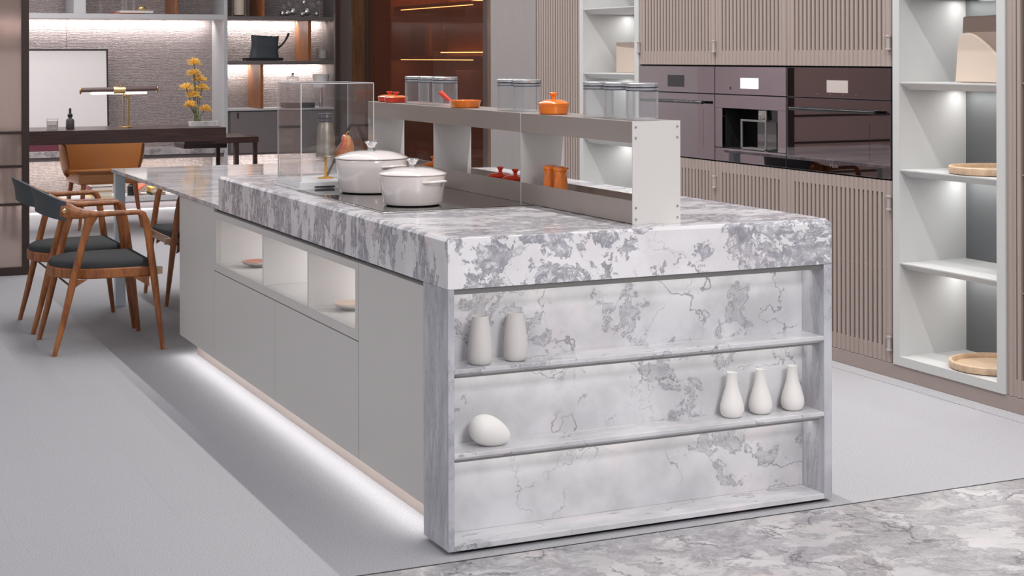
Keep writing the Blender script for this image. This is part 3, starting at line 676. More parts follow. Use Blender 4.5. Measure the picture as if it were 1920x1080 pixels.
# ------------------------------------------------------------------ vases and stone on the marble shelves
def vase(name, label, loc, prof, m, group, rz=0):
    bm = bmesh.new(); lathe(bm, prof, 48); o = obj(name, bm, m, smooth=50); o.location = loc; o.rotation_euler = (0, 0, rz)
    return tag(o, label, 'vase', group)
tall = [(0, 0), (0.027, 0), (0.0325, 0.004), (0.0362, 0.016), (0.037, 0.035), (0.0345, 0.070), (0.030, 0.105), (0.0255, 0.132), (0.0243, 0.142), (0.0225, 0.1425), (0.0215, 0.135), (0.026, 0.1), (0.03, 0.05), (0, 0.02)]
vase('tumbler_vase', 'pale grey tapered vase on the top marble shelf, the left one', (0.124, 0.052, 0.5395), tall, 'ceramic_grey', 'tapered grey vases')
vase('tumbler_vase', 'pale grey tapered vase on the top marble shelf, the right one', (0.243, 0.060, 0.5395), tall, 'ceramic_grey', 'tapered grey vases', 1.0)
bott = [(0, 0), (0.026, 0), (0.034, 0.006), (0.0385, 0.022), (0.0375, 0.038), (0.031, 0.062), (0.0215, 0.092), (0.0175, 0.115), (0.0165, 0.136), (0.0175, 0.1425), (0.0155, 0.1435), (0.0135, 0.136), (0.0145, 0.11), (0.02, 0.06), (0, 0.03)]
for x, y, lab in ((1.010, 0.070, 'white bottle vase on the middle shelf, leftmost of three'), (1.122, 0.075, 'white bottle vase on the middle shelf, in the middle of three'), (1.246, 0.075, 'white bottle vase on the middle shelf, rightmost of three')):
    vase('bottle_vase', lab, (x, y, 0.2935), bott, 'ceramic', 'white bottle vases')
bm = bmesh.new(); bmesh.ops.create_uvsphere(bm, u_segments=40, v_segments=24, radius=1)
for v in bm.verts:
    p = v.co; k = 1 - 0.22 * p.x
    v.co = Vector((p.x * 0.067, p.y * 0.042 * k, p.z * 0.044 * k))
bmesh.ops.rotate(bm, verts=bm.verts, matrix=Matrix.Rotation(math.radians(22), 3, 'Y'))
lo = min(v.co.z for v in bm.verts)
for v in bm.verts: v.co.z = max(v.co.z - lo - 0.003, 0)
o = obj('egg_stone', bm, 'ceramic', smooth=80); o.location = (0.158, 0.058, 0.2935); o.rotation_euler = (0, 0, -0.1); tag(o, 'white egg-shaped stone on the middle marble shelf', 'ornament')

# ------------------------------------------------------------------ acrylic display case and what it holds
CX0, CX1, CY0, CY1, CZ = 0.108, 0.412, 1.778, 2.10, 0.953
t = thing('display_case', 'clear acrylic display case on a white base beside the hob', 'display case', ((CX0 + CX1) / 2, (CY0 + CY1) / 2, H_))
wpart(t, 'lower_plate', 'white', (CX0 - 0.012, CX1 + 0.012, CY0 - 0.004, CY1 + 0.012, H_ + 0.0005, H_ + 0.012), bevel=0.001)
wpart(t, 'base', 'white', (CX0 - 0.006, CX1 + 0.006, CY0 - 0.003, CY1 + 0.006, H_ + 0.012, CZ), bevel=0.002)
g = 0.004; CT = 1.338
wpart(t, 'front_pane', 'acrylic', (CX0, CX1, CY0, CY0 + g, CZ, CT), bevel=0)
wpart(t, 'back_pane', 'acrylic', (CX0, CX1, CY1 - g, CY1, CZ, CT), bevel=0)
wpart(t, 'left_pane', 'acrylic', (CX0, CX0 + g, CY0 + g, CY1 - g, CZ, CT), bevel=0)
wpart(t, 'right_pane', 'acrylic', (CX1 - g, CX1, CY0 + g, CY1 - g, CZ, CT), bevel=0)
wpart(t, 'top_pane', 'acrylic', (CX0, CX1, CY0, CY1, CT, CT + g), bevel=0)
e = 0.0014
ed = [(x - e, x + e, y - e, y + e, CZ, CT + g) for x in (CX0 + 0.001, CX1 - 0.001) for y in (CY0 + 0.001, CY1 - 0.001)]
ed += [(CX0, CX1, y - e, y + e, CT + g - e, CT + g + e) for y in (CY0 + 0.001, CY1 - 0.001)] + [(x - e, x + e, CY0, CY1, CT + g - e, CT + g + e) for x in (CX0 + 0.001, CX1 - 0.001)]
wpart(t, 'polished_edge', 'acrylic_edge', *ed, bevel=0)
wpart(t, 'name_plate', 'smoke', (CX0 + 0.055, CX0 + 0.135, CY0 - 0.0135, CY0 - 0.004, H_ + 0.012, H_ + 0.0165), bevel=0)

t = thing('tin_canister', 'old tin canister floating on a golden pour inside the acrylic case', 'canister', (0.262, 1.94, CZ))
bm = bmesh.new(); lathe(bm, [(0, 0.086), (0.041, 0.086), (0.0415, 0.089), (0.039, 0.092), (0.037, 0.16), (0.033, 0.205), (0.029, 0.222), (0.0285, 0.228), (0, 0.228)], 40); obj('can', bm, 'tin', t, smooth=35)
bm = bmesh.new(); lathe(bm, [(0, 0.2285), (0.031, 0.2285), (0.0315, 0.236), (0.0295, 0.240), (0.0315, 0.244), (0.0315, 0.250), (0.0295, 0.254), (0.030, 0.262), (0.026, 0.265), (0, 0.265)], 40); obj('screw_cap', bm, 'smoke', t, smooth=35)
bm = bmesh.new(); lathe(bm, [(0, 0), (0.034, 0), (0.032, 0.003), (0.010, 0.005), (0.005, 0.012), (0.0045, 0.06), (0.006, 0.086), (0, 0.086)], 28); obj('golden_pour', bm, 'gold', t, smooth=40)
t = thing('glass_goblet', 'small clear glass goblet under the pear inside the acrylic case', 'goblet', (0.345, 1.95, CZ))
bm = bmesh.new(); lathe(bm, [(0, 0), (0.026, 0), (0.024, 0.002), (0.006, 0.006), (0.006, 0.018), (0.022, 0.032), (0.032, 0.052), (0.034, 0.068), (0.032, 0.068), (0.029, 0.052), (0.018, 0.035), (0, 0.026)], 36); obj('bowl', bm, 'jar_glass', t, smooth=40)
bm = bmesh.new(); lathe(bm, [(0, 0.0), (0.026, 0.004), (0.040, 0.022), (0.042, 0.040), (0.034, 0.062), (0.023, 0.085), (0.018, 0.104), (0.008, 0.112), (0, 0.110)], 36)
for v in bm.verts: v.co.x += 0.10 * max(0, v.co.z - 0.05); v.co.y += 0.02 * math.sin(v.co.z * 60)
tube(bm, [(0.005, 0, 0.108), (0.010, 0, 0.120), (0.019, 0, 0.126)], [0.003, 0.0025, 0.003], 8)
o = obj('pear', bm, 'pear', smooth=60); o.location = (0.347, 1.95, CZ + 0.062); tag(o, 'red and yellow pear standing in the goblet in the acrylic case', 'fruit')
bm = bmesh.new(); lathe(bm, [(0, 0), (0.018, 0.002), (0.027, 0.014), (0.026, 0.028), (0.016, 0.038), (0.004, 0.036), (0, 0.034)], 32)
o = obj('tomato', bm, 'red', smooth=60); o.location = (0.374, 1.87, CZ); tag(o, 'red tomato on the white base of the acrylic case', 'fruit')
t = thing('carving_knife', 'dark bladed knife leaning on the pear in the acrylic case', 'knife', (0.285, 2.015, CZ))
bm = bmesh.new(); prism(bm, [(0.0, 0.0), (0.012, 0.0), (0.080, 0.135), (0.070, 0.142)], -0.0015, 0.0015, 'XZ'); obj('blade', bm, 'alu', t, bevel=0.0005)
bm = bmesh.new(); tube(bm, [(0.074, 0, 0.137), (0.090, 0, 0.168), (0.106, 0, 0.204)], [(0.006, 0.005), (0.008, 0.006), (0.006, 0.005)], 10); obj('grip', bm, 'black_matt', t, smooth=50)

# ------------------------------------------------------------------ right wall: toe kick, slatted cabinets, ovens, open shelves
t = thing('cabinet_toe_kick', 'long taupe toe kick under the tall units on the right', 'toe kick', (FX, 2.5, 0))
wpart(t, 'kick_board', 'toe', (FX + 0.001, FX + 0.03, -0.5, 5.19, 0.002, 0.066), bevel=0.002)
wpart(t, 'led_profile', 'alu', (FX + 0.031, FX + 0.05, -0.5, 5.19, 0.002, 0.02), bevel=0)

def slat_mesh(y0, y1, z0, z1, rail0, rail1, stile0=0.06, stile1=0.06, pitch=0.0345, wd=0.0198):
    # slats stand proud of a recessed board; the top and bottom rails and both stiles are filled almost flush
    bm = bmesh.new(); s = bmesh.new()
    n = max(1, round((y1 - y0) / pitch)); p = (y1 - y0) / n
    for i in range(n):
        a = y0 + p * i + (p - wd) / 2
        prism(s, [(FX + 0.05, a), (FX + 0.004, a), (FX, a + 0.004), (FX, a + wd - 0.004), (FX + 0.004, a + wd), (FX + 0.05, a + wd)], z0, z1)
    fill = []
    if rail0: fill.append((FX + 0.005, FX + 0.049, y0, y1, z0, z0 + rail0))
    if rail1: fill.append((FX + 0.005, FX + 0.049, y0, y1, z1 - rail1, z1))
    if stile0: fill.append((FX + 0.005, FX + 0.049, y0, y0 + stile0, z0 + rail0, z1 - rail1))
    if stile1: fill.append((FX + 0.005, FX + 0.049, y1 - stile1, y1, z0 + rail0, z1 - rail1))
    for f in fill: box(s, *f)
    bm.free(); return s
def slat_cabinet(name, label, y0, y1, z0, z1, rail0, rail1, hinges=(), rods=(), stile0=0.06, stile1=0.06, cat='cabinet', pitch=0.0345):
    t = thing(name, label, cat, (FX, (y0 + y1) / 2, z0), group='slatted taupe doors along the right wall')
    wpart(t, 'carcass', 'slat_shade', (FX + 0.057, 3.40, y0 + 0.001, y1 - 0.001, z0, z1), bevel=0)
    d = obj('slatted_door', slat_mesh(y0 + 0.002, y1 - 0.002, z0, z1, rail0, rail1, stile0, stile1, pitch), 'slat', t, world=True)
    wpart(d, 'door_backing', 'slat_shade', (FX + 0.0505, FX + 0.056, y0 + 0.002, y1 - 0.002, z0, z1), bevel=0)
    for z in rods:
        wpart(d, 'cross_rod', 'slat', (FX + 0.010, FX + 0.014, y0 + 0.01, y1 - 0.01, z - 0.002, z + 0.002), bevel=0)
    for y, z in hinges:
        h = nb((FX - 0.012, FX, y - 0.009, y + 0.009, z - 0.033, z + 0.033), (FX - 0.015, FX, y - 0.013, y + 0.013, z + 0.024, z + 0.034), (FX - 0.015, FX, y - 0.013, y + 0.013, z - 0.034, z - 0.024))
        obj('hinge', h, 'hinge', d, world=True, bevel=0.002)
    return t
Z0, ZO0, ZO1, ZU = 0.068, 0.888, 1.392, 2.40
slat_cabinet('wall_cabinet', 'slatted taupe door above the left oven with the dark display', 2.985, 3.806, 1.398, ZU, 0.075, 0.07, [(3.800, 1.497)])
slat_cabinet('wall_cabinet', 'slatted taupe door above the coffee machine', 2.323, 2.985, 1.398, ZU, 0.075, 0.07, [(2.982, 1.497)])
slat_cabinet('wall_cabinet', 'slatted taupe door above the wide oven, beside the open shelves', 1.507, 2.323, 1.398, ZU, 0.075, 0.07, [(1.513, 1.505)])
slat_cabinet('base_cabinet', 'slatted taupe door below the left oven, partly behind the rack', 2.985, 3.806, Z0, 0.884, 0.07, 0.055, [], (0.49,))
slat_cabinet('base_cabinet', 'slatted taupe door below the coffee machine', 2.323, 2.985, Z0, 0.884, 0.07, 0.055, [(2.98, 0.775)], (0.49,))
slat_cabinet('base_cabinet', 'slatted taupe door below the wide oven, right of the marble end', 1.507, 2.323, Z0, 0.884, 0.07, 0.055, [(1.512, 0.785), (1.512, 0.155)], (0.49,))
slat_cabinet('tall_cabinet', 'full-height slatted taupe panel left of the farther open shelves', 4.556, 5.19, Z0, ZU, 0.06, 0.06, [], (0.49,), 0.02, 0.02)
slat_cabinet('tall_cabinet', 'full-height slatted taupe door at the right edge of the photo', -0.30, 0.772, Z0, ZU, 0.07, 0.07, [], (0.49, 0.965, 1.335), 0.06, 0.052, pitch=0.046)

def glass_panel(parent, name, y0, y1, z0, z1, x=FX, m='black_glass', d=0.018):
    return wpart(parent, name, m, (x, x + d, y0, y1, z0, z1), bevel=0.0012)
t = thing('built_in_oven', 'black glass oven with a small dark display, left of the coffee machine', 'oven', (FX, 3.395, ZO0), group='black built-in appliances')
wpart(t, 'housing', 'black_matt', (FX + 0.019, 3.30, 2.99, 3.80, ZO0, ZO1), bevel=0)
cp = glass_panel(t, 'control_panel', 2.988, 3.803, 1.246, ZO1 - 0.003)
wpart(cp, 'display', 'black_gloss', (FX - 0.0006, FX, 3.30, 3.48, 1.275, 1.34), bevel=0)
dr = glass_panel(t, 'oven_door', 2.988, 3.803, ZO0 + 0.003, 1.241)
wpart(dr, 'door_window', 'black_glass', (FX - 0.0008, FX, 3.10, 3.68, 0.955, 1.165), bevel=0)
bm = bmesh.new(); tube(bm, [(FX - 0.03, 3.06, 1.195), (FX - 0.03, 3.73, 1.195)], 0.008, 12)
box(bm, FX - 0.03, FX, 3.09, 3.10, 1.19, 1.20); box(bm, FX - 0.03, FX, 3.69, 3.70, 1.19, 1.20); obj('handle', bm, 'black_gloss', dr, world=True, smooth=50)

t = thing('coffee_machine', 'built-in black glass coffee machine with a lit white display', 'coffee machine', (FX, 2.654, ZO0), group='black built-in appliances')
wpart(t, 'housing', 'black_matt', (FX + 0.16, 3.30, 2.326, 2.982, ZO0, ZO1), (FX + 0.019, FX + 0.16, 2.326, 2.398, ZO0, ZO1), (FX + 0.019, FX + 0.16, 2.912, 2.982, ZO0, ZO1), (FX + 0.019, FX + 0.16, 2.398, 2.912, 1.172, ZO1), (FX + 0.019, FX + 0.16, 2.398, 2.912, ZO0, 0.963), bevel=0)
cp = glass_panel(t, 'control_panel', 2.326, 2.982, 1.246, ZO1 - 0.003)
wpart(cp, 'display', 'screen', (FX - 0.0008, FX, 2.568, 2.736, 1.277, 1.332), bevel=0)
wpart(cp, 'power_button', 'black_gloss', (FX - 0.001, FX, 2.825, 2.838, 1.270, 1.284), bevel=0)
wpart(t, 'front_surround', 'black_glass', (FX, FX + 0.018, 2.326, 2.982, 1.172, 1.241), (FX, FX + 0.018, 2.326, 2.398, 0.963, 1.172), (FX, FX + 0.018, 2.912, 2.982, 0.963, 1.172), bevel=0.001)
glass_panel(t, 'drip_panel', 2.326, 2.982, ZO0 + 0.003, 0.960)
wpart(t, 'recess_lining', 'black_gloss', (FX + 0.150, FX + 0.159, 2.398, 2.912, 0.963, 1.172), bevel=0)
bm = bmesh.new(); lathe(bm, [(0, 0), (0.032, 0), (0.034, 0.004), (0.034, 0.050), (0, 0.050)], 28, (FX + 0.05, 2.585, 1.116)); obj('spout', bm, 'steel', t, world=True, smooth=40)
fr = nb((FX + 0.004, FX + 0.012, 2.73, 2.742, 0.950, 1.118), (FX + 0.004, FX + 0.012, 2.507, 2.519, 0.950, 1.118), (FX + 0.004, FX + 0.012, 2.519, 2.73, 1.108, 1.118), (FX + 0.004, FX + 0.075, 2.507, 2.742, 0.963, 0.972))
obj('cup_frame', fr, 'alu', t, world=True, bevel=0.001)
wpart(t, 'cup_back', 'cab_grey', (FX + 0.075, FX + 0.083, 2.519, 2.69, 0.972, 1.108), bevel=0)

t = thing('built_in_oven', 'wide black glass oven right of the coffee machine, with chrome lettering', 'oven', (FX, 1.915, ZO0), group='black built-in appliances')
wpart(t, 'housing', 'black_matt', (FX + 0.019, 3.30, 1.51, 2.32, ZO0, ZO1), bevel=0)
cp = glass_panel(t, 'control_panel', 1.510, 2.320, 1.246, ZO1 - 0.003)
wpart(cp, 'display', 'screen_dim', (FX - 0.0008, FX, 1.821, 1.987, 1.272, 1.330), bevel=0)
for k in range(4):
    bm = bmesh.new(); lathe(bm, [(0, 0), (0.003, 0), (0.003, -0.0008), (0, -0.0008)], 12, (FX, 2.06 - 0.1 * k, 1.263), 'X'); obj('touch_mark', bm, 'steel', cp, world=True)
dr = glass_panel(t, 'oven_door', 1.510, 2.320, ZO0 + 0.003, 1.241)
wpart(dr, 'door_window', 'black_glass', (FX - 0.0008, FX, 1.66, 2.13, 0.965, 1.140), bevel=0)
bm = bmesh.new(); tube(bm, [(FX - 0.03, 1.58, 1.188), (FX - 0.03, 2.25, 1.188)], 0.008, 12)
box(bm, FX - 0.03, FX, 1.61, 1.62, 1.183, 1.193); box(bm, FX - 0.03, FX, 2.21, 2.22, 1.183, 1.193); obj('handle', bm, 'black_gloss', dr, world=True, smooth=50)
fc = bpy.data.curves.new('lettering', 'FONT'); fc.body = 'Miele'; fc.size = 0.030; fc.extrude = 0.0006; fc.align_x = 'CENTER'
fo = bpy.data.objects.new('lettering', fc); col.objects.link(fo); fo.parent = dr
bpy.context.view_layer.update()
_me = bpy.data.meshes.new_from_object(fo.evaluated_get(bpy.context.evaluated_depsgraph_get()))
bpy.data.objects.remove(fo); fo = bpy.data.objects.new('lettering', _me); col.objects.link(fo); fo.parent = dr
fo.location = Vector((FX - 0.0008, 1.93, 0.916)) - world_loc(dr); fo.rotation_euler = (PI / 2, 0, -PI / 2); _me.materials.clear(); _me.materials.append(MT['chrome'])

def open_shelves(label, y0, y1, post0, post1, zs, ztop):
    t = thing('open_shelf_unit', label, 'shelf unit', (FX, (y0 + y1) / 2, 0.055), group='open pale grey shelf units on the right wall')
    wpart(t, 'side_panel', 'shelf_white', (FX - 0.004, 3.16, y0, y0 + post0, 0.067, ztop), bevel=0.001)
    wpart(t, 'side_panel', 'shelf_white', (FX - 0.004, 3.16, y1 - post1, y1, 0.067, ztop), bevel=0.001)
    wpart(t, 'back_glass', 'mirror_grey', (3.142, 3.16, y0 + post0, y1 - post1, 0.067, ztop), bevel=0)
    a, b = y0 + post0, y1 - post1
    wpart(t, 'base_panel', 'shelf_white', (FX - 0.004, 3.142, a, b, 0.067, zs[0]), bevel=0.001)
    for z in zs[1:]:
        bm = bmesh.new(); prism(bm, [(FX, z - 0.006), (FX, z), (3.142, z), (3.142, z - 0.034), (FX + 0.045, z - 0.034)], 0, 1, 'XZ')
        for v in bm.verts: v.co.y = a if v.co.y < 0.5 else b
        obj('shelf', bm, 'shelf_white', t, world=True, bevel=0.001)
        area('shelf_led', (3.085, (a + b) / 2, z - 0.039), 0.03, (b - a) * 0.9, 1.15, rot=(0, math.radians(0), 0), color=(1, 0.99, 0.97))
    return t
open_shelves('near open shelf unit on the right with trays and a two-tone bag', 0.772, 1.490, 0.05, 0.047, [0.108, 0.525, 0.940, 1.329, 1.735, 2.14], ZU)
open_shelves('farther open shelf unit, seen above and through the rack', 3.806, 4.556, 0.05, 0.047, [0.108, 0.525, 0.940, 1.342, 1.738, 2.14], ZU)

def tray(label, loc, group):
    t = thing('tray', label, 'tray', loc, group=group)
    R = 0.185
    bm = bmesh.new(); lathe(bm, [(0, 0), (R - 0.012, 0), (R - 0.003, 0.004), (R, 0.012), (R, 0.030), (R - 0.003, 0.034), (R - 0.012, 0.034), (R - 0.014, 0.030), (R - 0.015, 0.012), (0, 0.012)], 64); obj('tray_body', bm, 'tray', t, smooth=35)
    bm = bmesh.new(); lathe(bm, [(0, 0.0125), (R - 0.03, 0.0125), (R - 0.028, 0.015), (0, 0.015)], 48); obj('inlay', bm, 'tray', t, smooth=35)
tray('round pale wooden tray on the shelf at mid height', (2.955, 1.055, 0.940), 'round trays on the near shelves')
tray('round pale wooden tray on the lowest shelf near the floor', (2.955, 1.055, 0.108), 'round trays on the near shelves')
t = thing('leather_bag', 'upright two-tone bag, cream front flap on taupe, on the upper right shelf', 'bag', (2.88, 1.02, 1.329))
bm = bmesh.new()
ys = [(-0.185, 0.0), (0.188, 0.0), (0.176, 0.09), (0.168, 0.18), (0.160, 0.285), (-0.165, 0.290), (-0.18, 0.15)]
prism(bm, ys, 0.02, 0.075, 'YZ'); obj('bag_body', bm, 'taupe_felt', t, bevel=0.006, smooth=40)
bm = bmesh.new()
pts = [(0.188, 0.001), (0.178, 0.10), (0.166, 0.20)]
for i in range(15):
    a = i / 14
    pts.append((0.160 - 0.344 * a, 0.205 + 0.030 * math.sin(min(a * 3.2, 1) * PI / 2) - 0.205 * a ** 1.5))
pts += [(-0.187, 0.001)]
prism(bm, pts, 0.0, 0.0195, 'YZ'); obj('front_flap', bm, 'beige', t, bevel=0.005, smooth=40)
o = obj('paper_box', nb((-0.06, 0.06, -0.17, 0.17, 0, 0.188)), 'beige', bevel=0.002); o.location = (3.0, 4.215, 1.342); o.rotation_euler = (0, 0, 0.05)
tag(o, 'plain beige paper box on the farther open shelves', 'box')

struct('trim_3', nb((FX, 2.80, 5.195, 5.93, 0.0, ZU)), 'grey_panel', bevel=0.001, label='plain mauve grey panel between the slats and the wardrobe', cat='panel')

# ------------------------------------------------------------------ bronze glass wardrobe
t = thing('glass_wardrobe', 'brown wardrobe with bronze glass front and warm lit shelves', 'wardrobe', (3.1, 7.2, 0))
wpart(t, 'end_post', 'brown_dark', (FX, 2.84, 5.935, 5.985, 0, ZU))
wpart(t, 'door_frame', 'bronze_frame', (FX + 0.004, 2.80, 5.986, 6.075, 0, ZU), (FX + 0.004, 2.80, 8.50, 8.58, 0, ZU), (FX + 0.004, 2.80, 6.075, 8.50, 0, 0.10), (FX + 0.004, 2.80, 6.075, 8.50, 2.34, ZU))
wpart(t, 'glass_door', 'bronze_glass', (FX + 0.010, FX + 0.016, 6.075, 8.50, 0.10, 2.34), bevel=0)
wpart(t, 'back_panel', 'brown', (3.32, 3.34, 5.99, 8.6, 0, ZU), bevel=0)
wpart(t, 'side_panel', 'brown', (2.84, 3.32, 5.99, 6.01, 0, ZU), (2.83, 3.32, 8.10, 8.12, 0, ZU), (2.84, 3.32, 8.58, 8.60, 0, ZU), bevel=0)
wpart(t, 'blank_panel', 'brown', (2.83, 2.84, 8.12, 8.58, 0.0, ZU), bevel=0)
for z in (0.35, 0.70, 1.07, 1.445, 1.855):
    s = wpart(t, 'shelf', 'brown', (2.86, 3.32, 6.50, 8.10, z - 0.025, z), bevel=0.001)
    if z > 1.2:
        wpart(s, 'led_strip', 'led_warm', (3.255, 3.262, 6.55, 8.05, z + 0.028, z + 0.034), bevel=0)
        wpart(s, 'led_strip', 'led_warm', (2.90, 2.905, 6.55, 8.05, z - 0.030, z - 0.026), bevel=0)
t2 = thing('picture_frame', 'dark picture frame on the lit shelf behind the bronze glass', 'frame', (3.0, 7.94, 1.445))
wpart(t2, 'frame', 'bronze_frame', (3.0, 3.016, 7.80, 8.08, 1.445, 1.70), bevel=0.002)
wpart(t2, 'picture', 'smoke', (2.998, 3.0, 7.82, 8.06, 1.585, 1.685), (2.998, 3.0, 7.82, 8.06, 1.462, 1.575), bevel=0)
o = obj('gift_box', nb((2.95, 3.05, 6.72, 7.0, 1.07, 1.335)), 'purple', bevel=0.003)
tag(o, 'violet patterned box behind the bronze glass, right side', 'box')
o = obj('candle', nb((2.98, 3.01, 7.62, 7.655, 1.445, 1.70)), 'ceramic', bevel=0.01); tag(o, 'pale candle beside the dark frame behind the bronze glass', 'candle')
area('wardrobe_shelf_light', (2.93, 7.3, 1.412), 0.02, 1.5, 1.5, color=(1, 0.78, 0.55))
area('wardrobe_fill_light', (3.05, 7.3, 2.39), 0.4, 2.4, 18, color=(1, 0.75, 0.55))  # hidden fill at the top, added to raise the wardrobe's inside brightness

# ------------------------------------------------------------------ reeded glass partitions
t = thing('glass_partition', 'dark framed reeded bronze glass screen at the left edge', 'partition', (-1.2, 6.69, 0))
fr = [(-0.302, -0.256, 6.67, 6.71, 0, 2.4), (-2.6, -0.302, 6.67, 6.71, 0.0, 0.055), (-2.6, -0.302, 6.67, 6.71, 2.34, 2.4), (-2.6, -2.55, 6.67, 6.71, 0.055, 2.34)]
wpart(t, 'frame', 'bronze_frame', *fr)
for z in (0.945, 0.722, 0.47):
    wpart(t, 'rail', 'bronze_frame', (-2.55, -0.302, 6.68, 6.70, z - 0.009, z + 0.009), bevel=0)
wpart(t, 'pane', 'reeded', (-2.55, -0.302, 6.687, 6.693, 0.055, 2.34), bevel=0)
t = thing('glass_partition', 'narrow dark framed reeded glass screen beside the wardrobe', 'partition', (2.6, 8.64, 0))
wpart(t, 'frame', 'bronze_frame', (2.525, 2.565, 8.63, 8.67, 0, 2.4), (2.565, 2.77, 8.63, 8.67, 0.0, 0.055), (2.565, 2.77, 8.63, 8.67, 2.34, 2.4))
wpart(t, 'stile', 'brown_dark', (2.68, 2.80, 8.62, 8.68, 0.0, 2.4))
wpart(t, 'pane', 'reeded_dark', (2.565, 2.68, 8.647, 8.653, 0.055, 2.34), bevel=0)

# ------------------------------------------------------------------ the study behind: shelving, desk, armchair
SY, SB = 10.95, 11.42
t = thing('study_shelving', 'grey metal study shelving with woven back panels and lit shelves', 'shelving', (1.2, SB, 0))
wpart(t, 'back_panel', 'woven', (-1.2, 0.742, SB, SB + 0.03, 0.0, 2.45), bevel=0)
wpart(t, 'back_panel', 'woven', (0.746, 2.16, SB, SB + 0.03, 0.0, 2.45), bevel=0)
wpart(t, 'back_panel', 'woven', (2.16, 3.36, SB, SB + 0.03, 0.0, 2.45), bevel=0)
wpart(t, 'shelf', 'shelf_grey', (-1.2, 2.16, SY, SB, 1.803, 1.852))
wpart(t, 'post', 'shelf_grey', (2.160, 2.196, SY - 0.005, SB, 0.1185, 2.45))
wpart(t, 'post', 'shelf_grey', (0.735, 0.845, SY, SB, 1.852, 2.45))
wpart(t, 'post', 'shelf_dark', (3.318, 3.36, SY, SB, 0.1185, 2.45))
wpart(t, 'shelf', 'shelf_dark', (2.196, 3.318, SY, SB, 1.802, 1.838))
wpart(t, 'shelf', 'shelf_dark', (2.196, 3.318, SY, SB, 1.365, 1.402))
for x, z0, z1 in ((1.645, 1.852, 2.45), (2.50, 1.838, 2.45), (2.975, 1.402, 1.802), (2.485, 0.932, 1.365)):
    wpart(t, 'wood_divider', 'walnut_dark', (x + 0.045, x + 0.075, SY + 0.02, SB - 0.002, z0, z1))
area('study_led', (0.5, 11.34, 1.797), 3.2, 0.03, 16, rot=(math.radians(30), 0, 0), color=(1, 0.95, 0.93))
area('study_led', (2.755, 11.35, 1.797), 1.05, 0.02, 6.0, rot=(math.radians(30), 0, 0), color=(1, 0.95, 0.90))
area('study_led', (2.755, 11.35, 1.36), 1.05, 0.02, 6.0, rot=(math.radians(30), 0, 0), color=(1, 0.95, 0.90))
t = thing('hanging_cabinet', 'plain warm grey hanging cabinet on the right of the study', 'cabinet', (2.757, 11.2, 0.48))
wpart(t, 'body', 'cab_grey', (2.197, 3.317, SY + 0.02, SB - 0.001, 0.48, 0.914), bevel=0.001)
wpart(t, 'top_panel', 'shelf_grey', (2.197, 3.317, SY - 0.01, SB - 0.001, 0.914, 0.931))
wpart(t, 'door', 'cab_grey', (2.225, 3.317, SY, SY + 0.0195, 0.50, 0.905))
wpart(t, 'finger_pull', 'black_matt', (2.29, 2.305, SY - 0.004, SY, 0.84, 0.895), bevel=0)
t = thing('marble_counter', 'dark-veined grey marble counter in the study, behind the desk', 'counter', (0.5, 11.2, 0.47))
wpart(t, 'slab', 'marble_dark', (-1.2, 2.159, SY - 0.01, SB - 0.001, 0.508, 0.563), bevel=0.002)
wpart(t, 'under_rail', 'shelf_dark', (-1.2, 2.159, SY + 0.01, SB - 0.001, 0.47, 0.508), bevel=0)
t = thing('low_bench', 'long low grey bench along the foot of the study wall', 'bench', (1.0, 11.2, 0))
wpart(t, 'top_panel', 'shelf_grey', (-1.2, 3.36, SY - 0.02, SB - 0.001, 0.074, 0.118))
wpart(t, 'drawer_front', 'cab_grey', (-1.2, 3.36, SY + 0.01, SY + 0.03, 0.0, 0.0735))
area('study_led', (0.5, 11.25, 0.466), 3.2, 0.06, 18, rot=(math.radians(15), 0, 0), color=(1, 0.95, 0.88))
area('study_led', (2.75, 11.25, 0.476), 1.0, 0.06, 8, rot=(math.radians(15), 0, 0), color=(1, 0.96, 0.92))
area('study_led', (1.0, 10.938, 0.070), 4.2, 0.012, 9, rot=(math.radians(-25), 0, 0), color=(1, 0.97, 0.97))

t = thing('framed_board', 'blank white board in a thin black frame leaning behind the desk', 'picture frame', (0.72, 11.2, 0.563))
bm = nb((-1.42, 0.385, -0.011, 0.011, 0, 0.958)); obj('frame', bm, 'black_matt', t, bevel=0.002)
obj('board', nb((-1.403, 0.368, -0.014, -0.0115, 0.017, 0.941)), 'paper', t, bevel=0)
t.rotation_euler = (math.radians(-4.5), 0, 0)

t = thing('desk', 'dark striped wood desk spanning the study', 'desk', (0.8, 9.15, 0))
wpart(t, 'top', 'ebony', (-0.12, 1.625, 8.80, 9.50, 0.742, 0.855), bevel=0.003)
for x in (-0.10,):
    for y in (8.85, 9.42): wpart(t, 'leg', 'ebony', (x, x + 0.05, y, y + 0.05, 0, 0.742))
t = thing('console_table', 'low dark framed console under the right end of the desk', 'table', (1.75, 9.6, 0))
wpart(t, 'top', 'ebony', (1.40, 2.055, 9.34, 10.05, 0.690, 0.7415), bevel=0.002)
for x, y in ((2.010, 9.345), (1.845, 9.345), (2.010, 10.0), (1.845, 10.0)):
    wpart(t, 'leg', 'ebony', (x, x + 0.035, y, y + 0.035, 0, 0.690))
wpart(t, 'drawer_box', 'ebony', (1.46, 1.845, 9.62, 10.0, 0.635, 0.690))

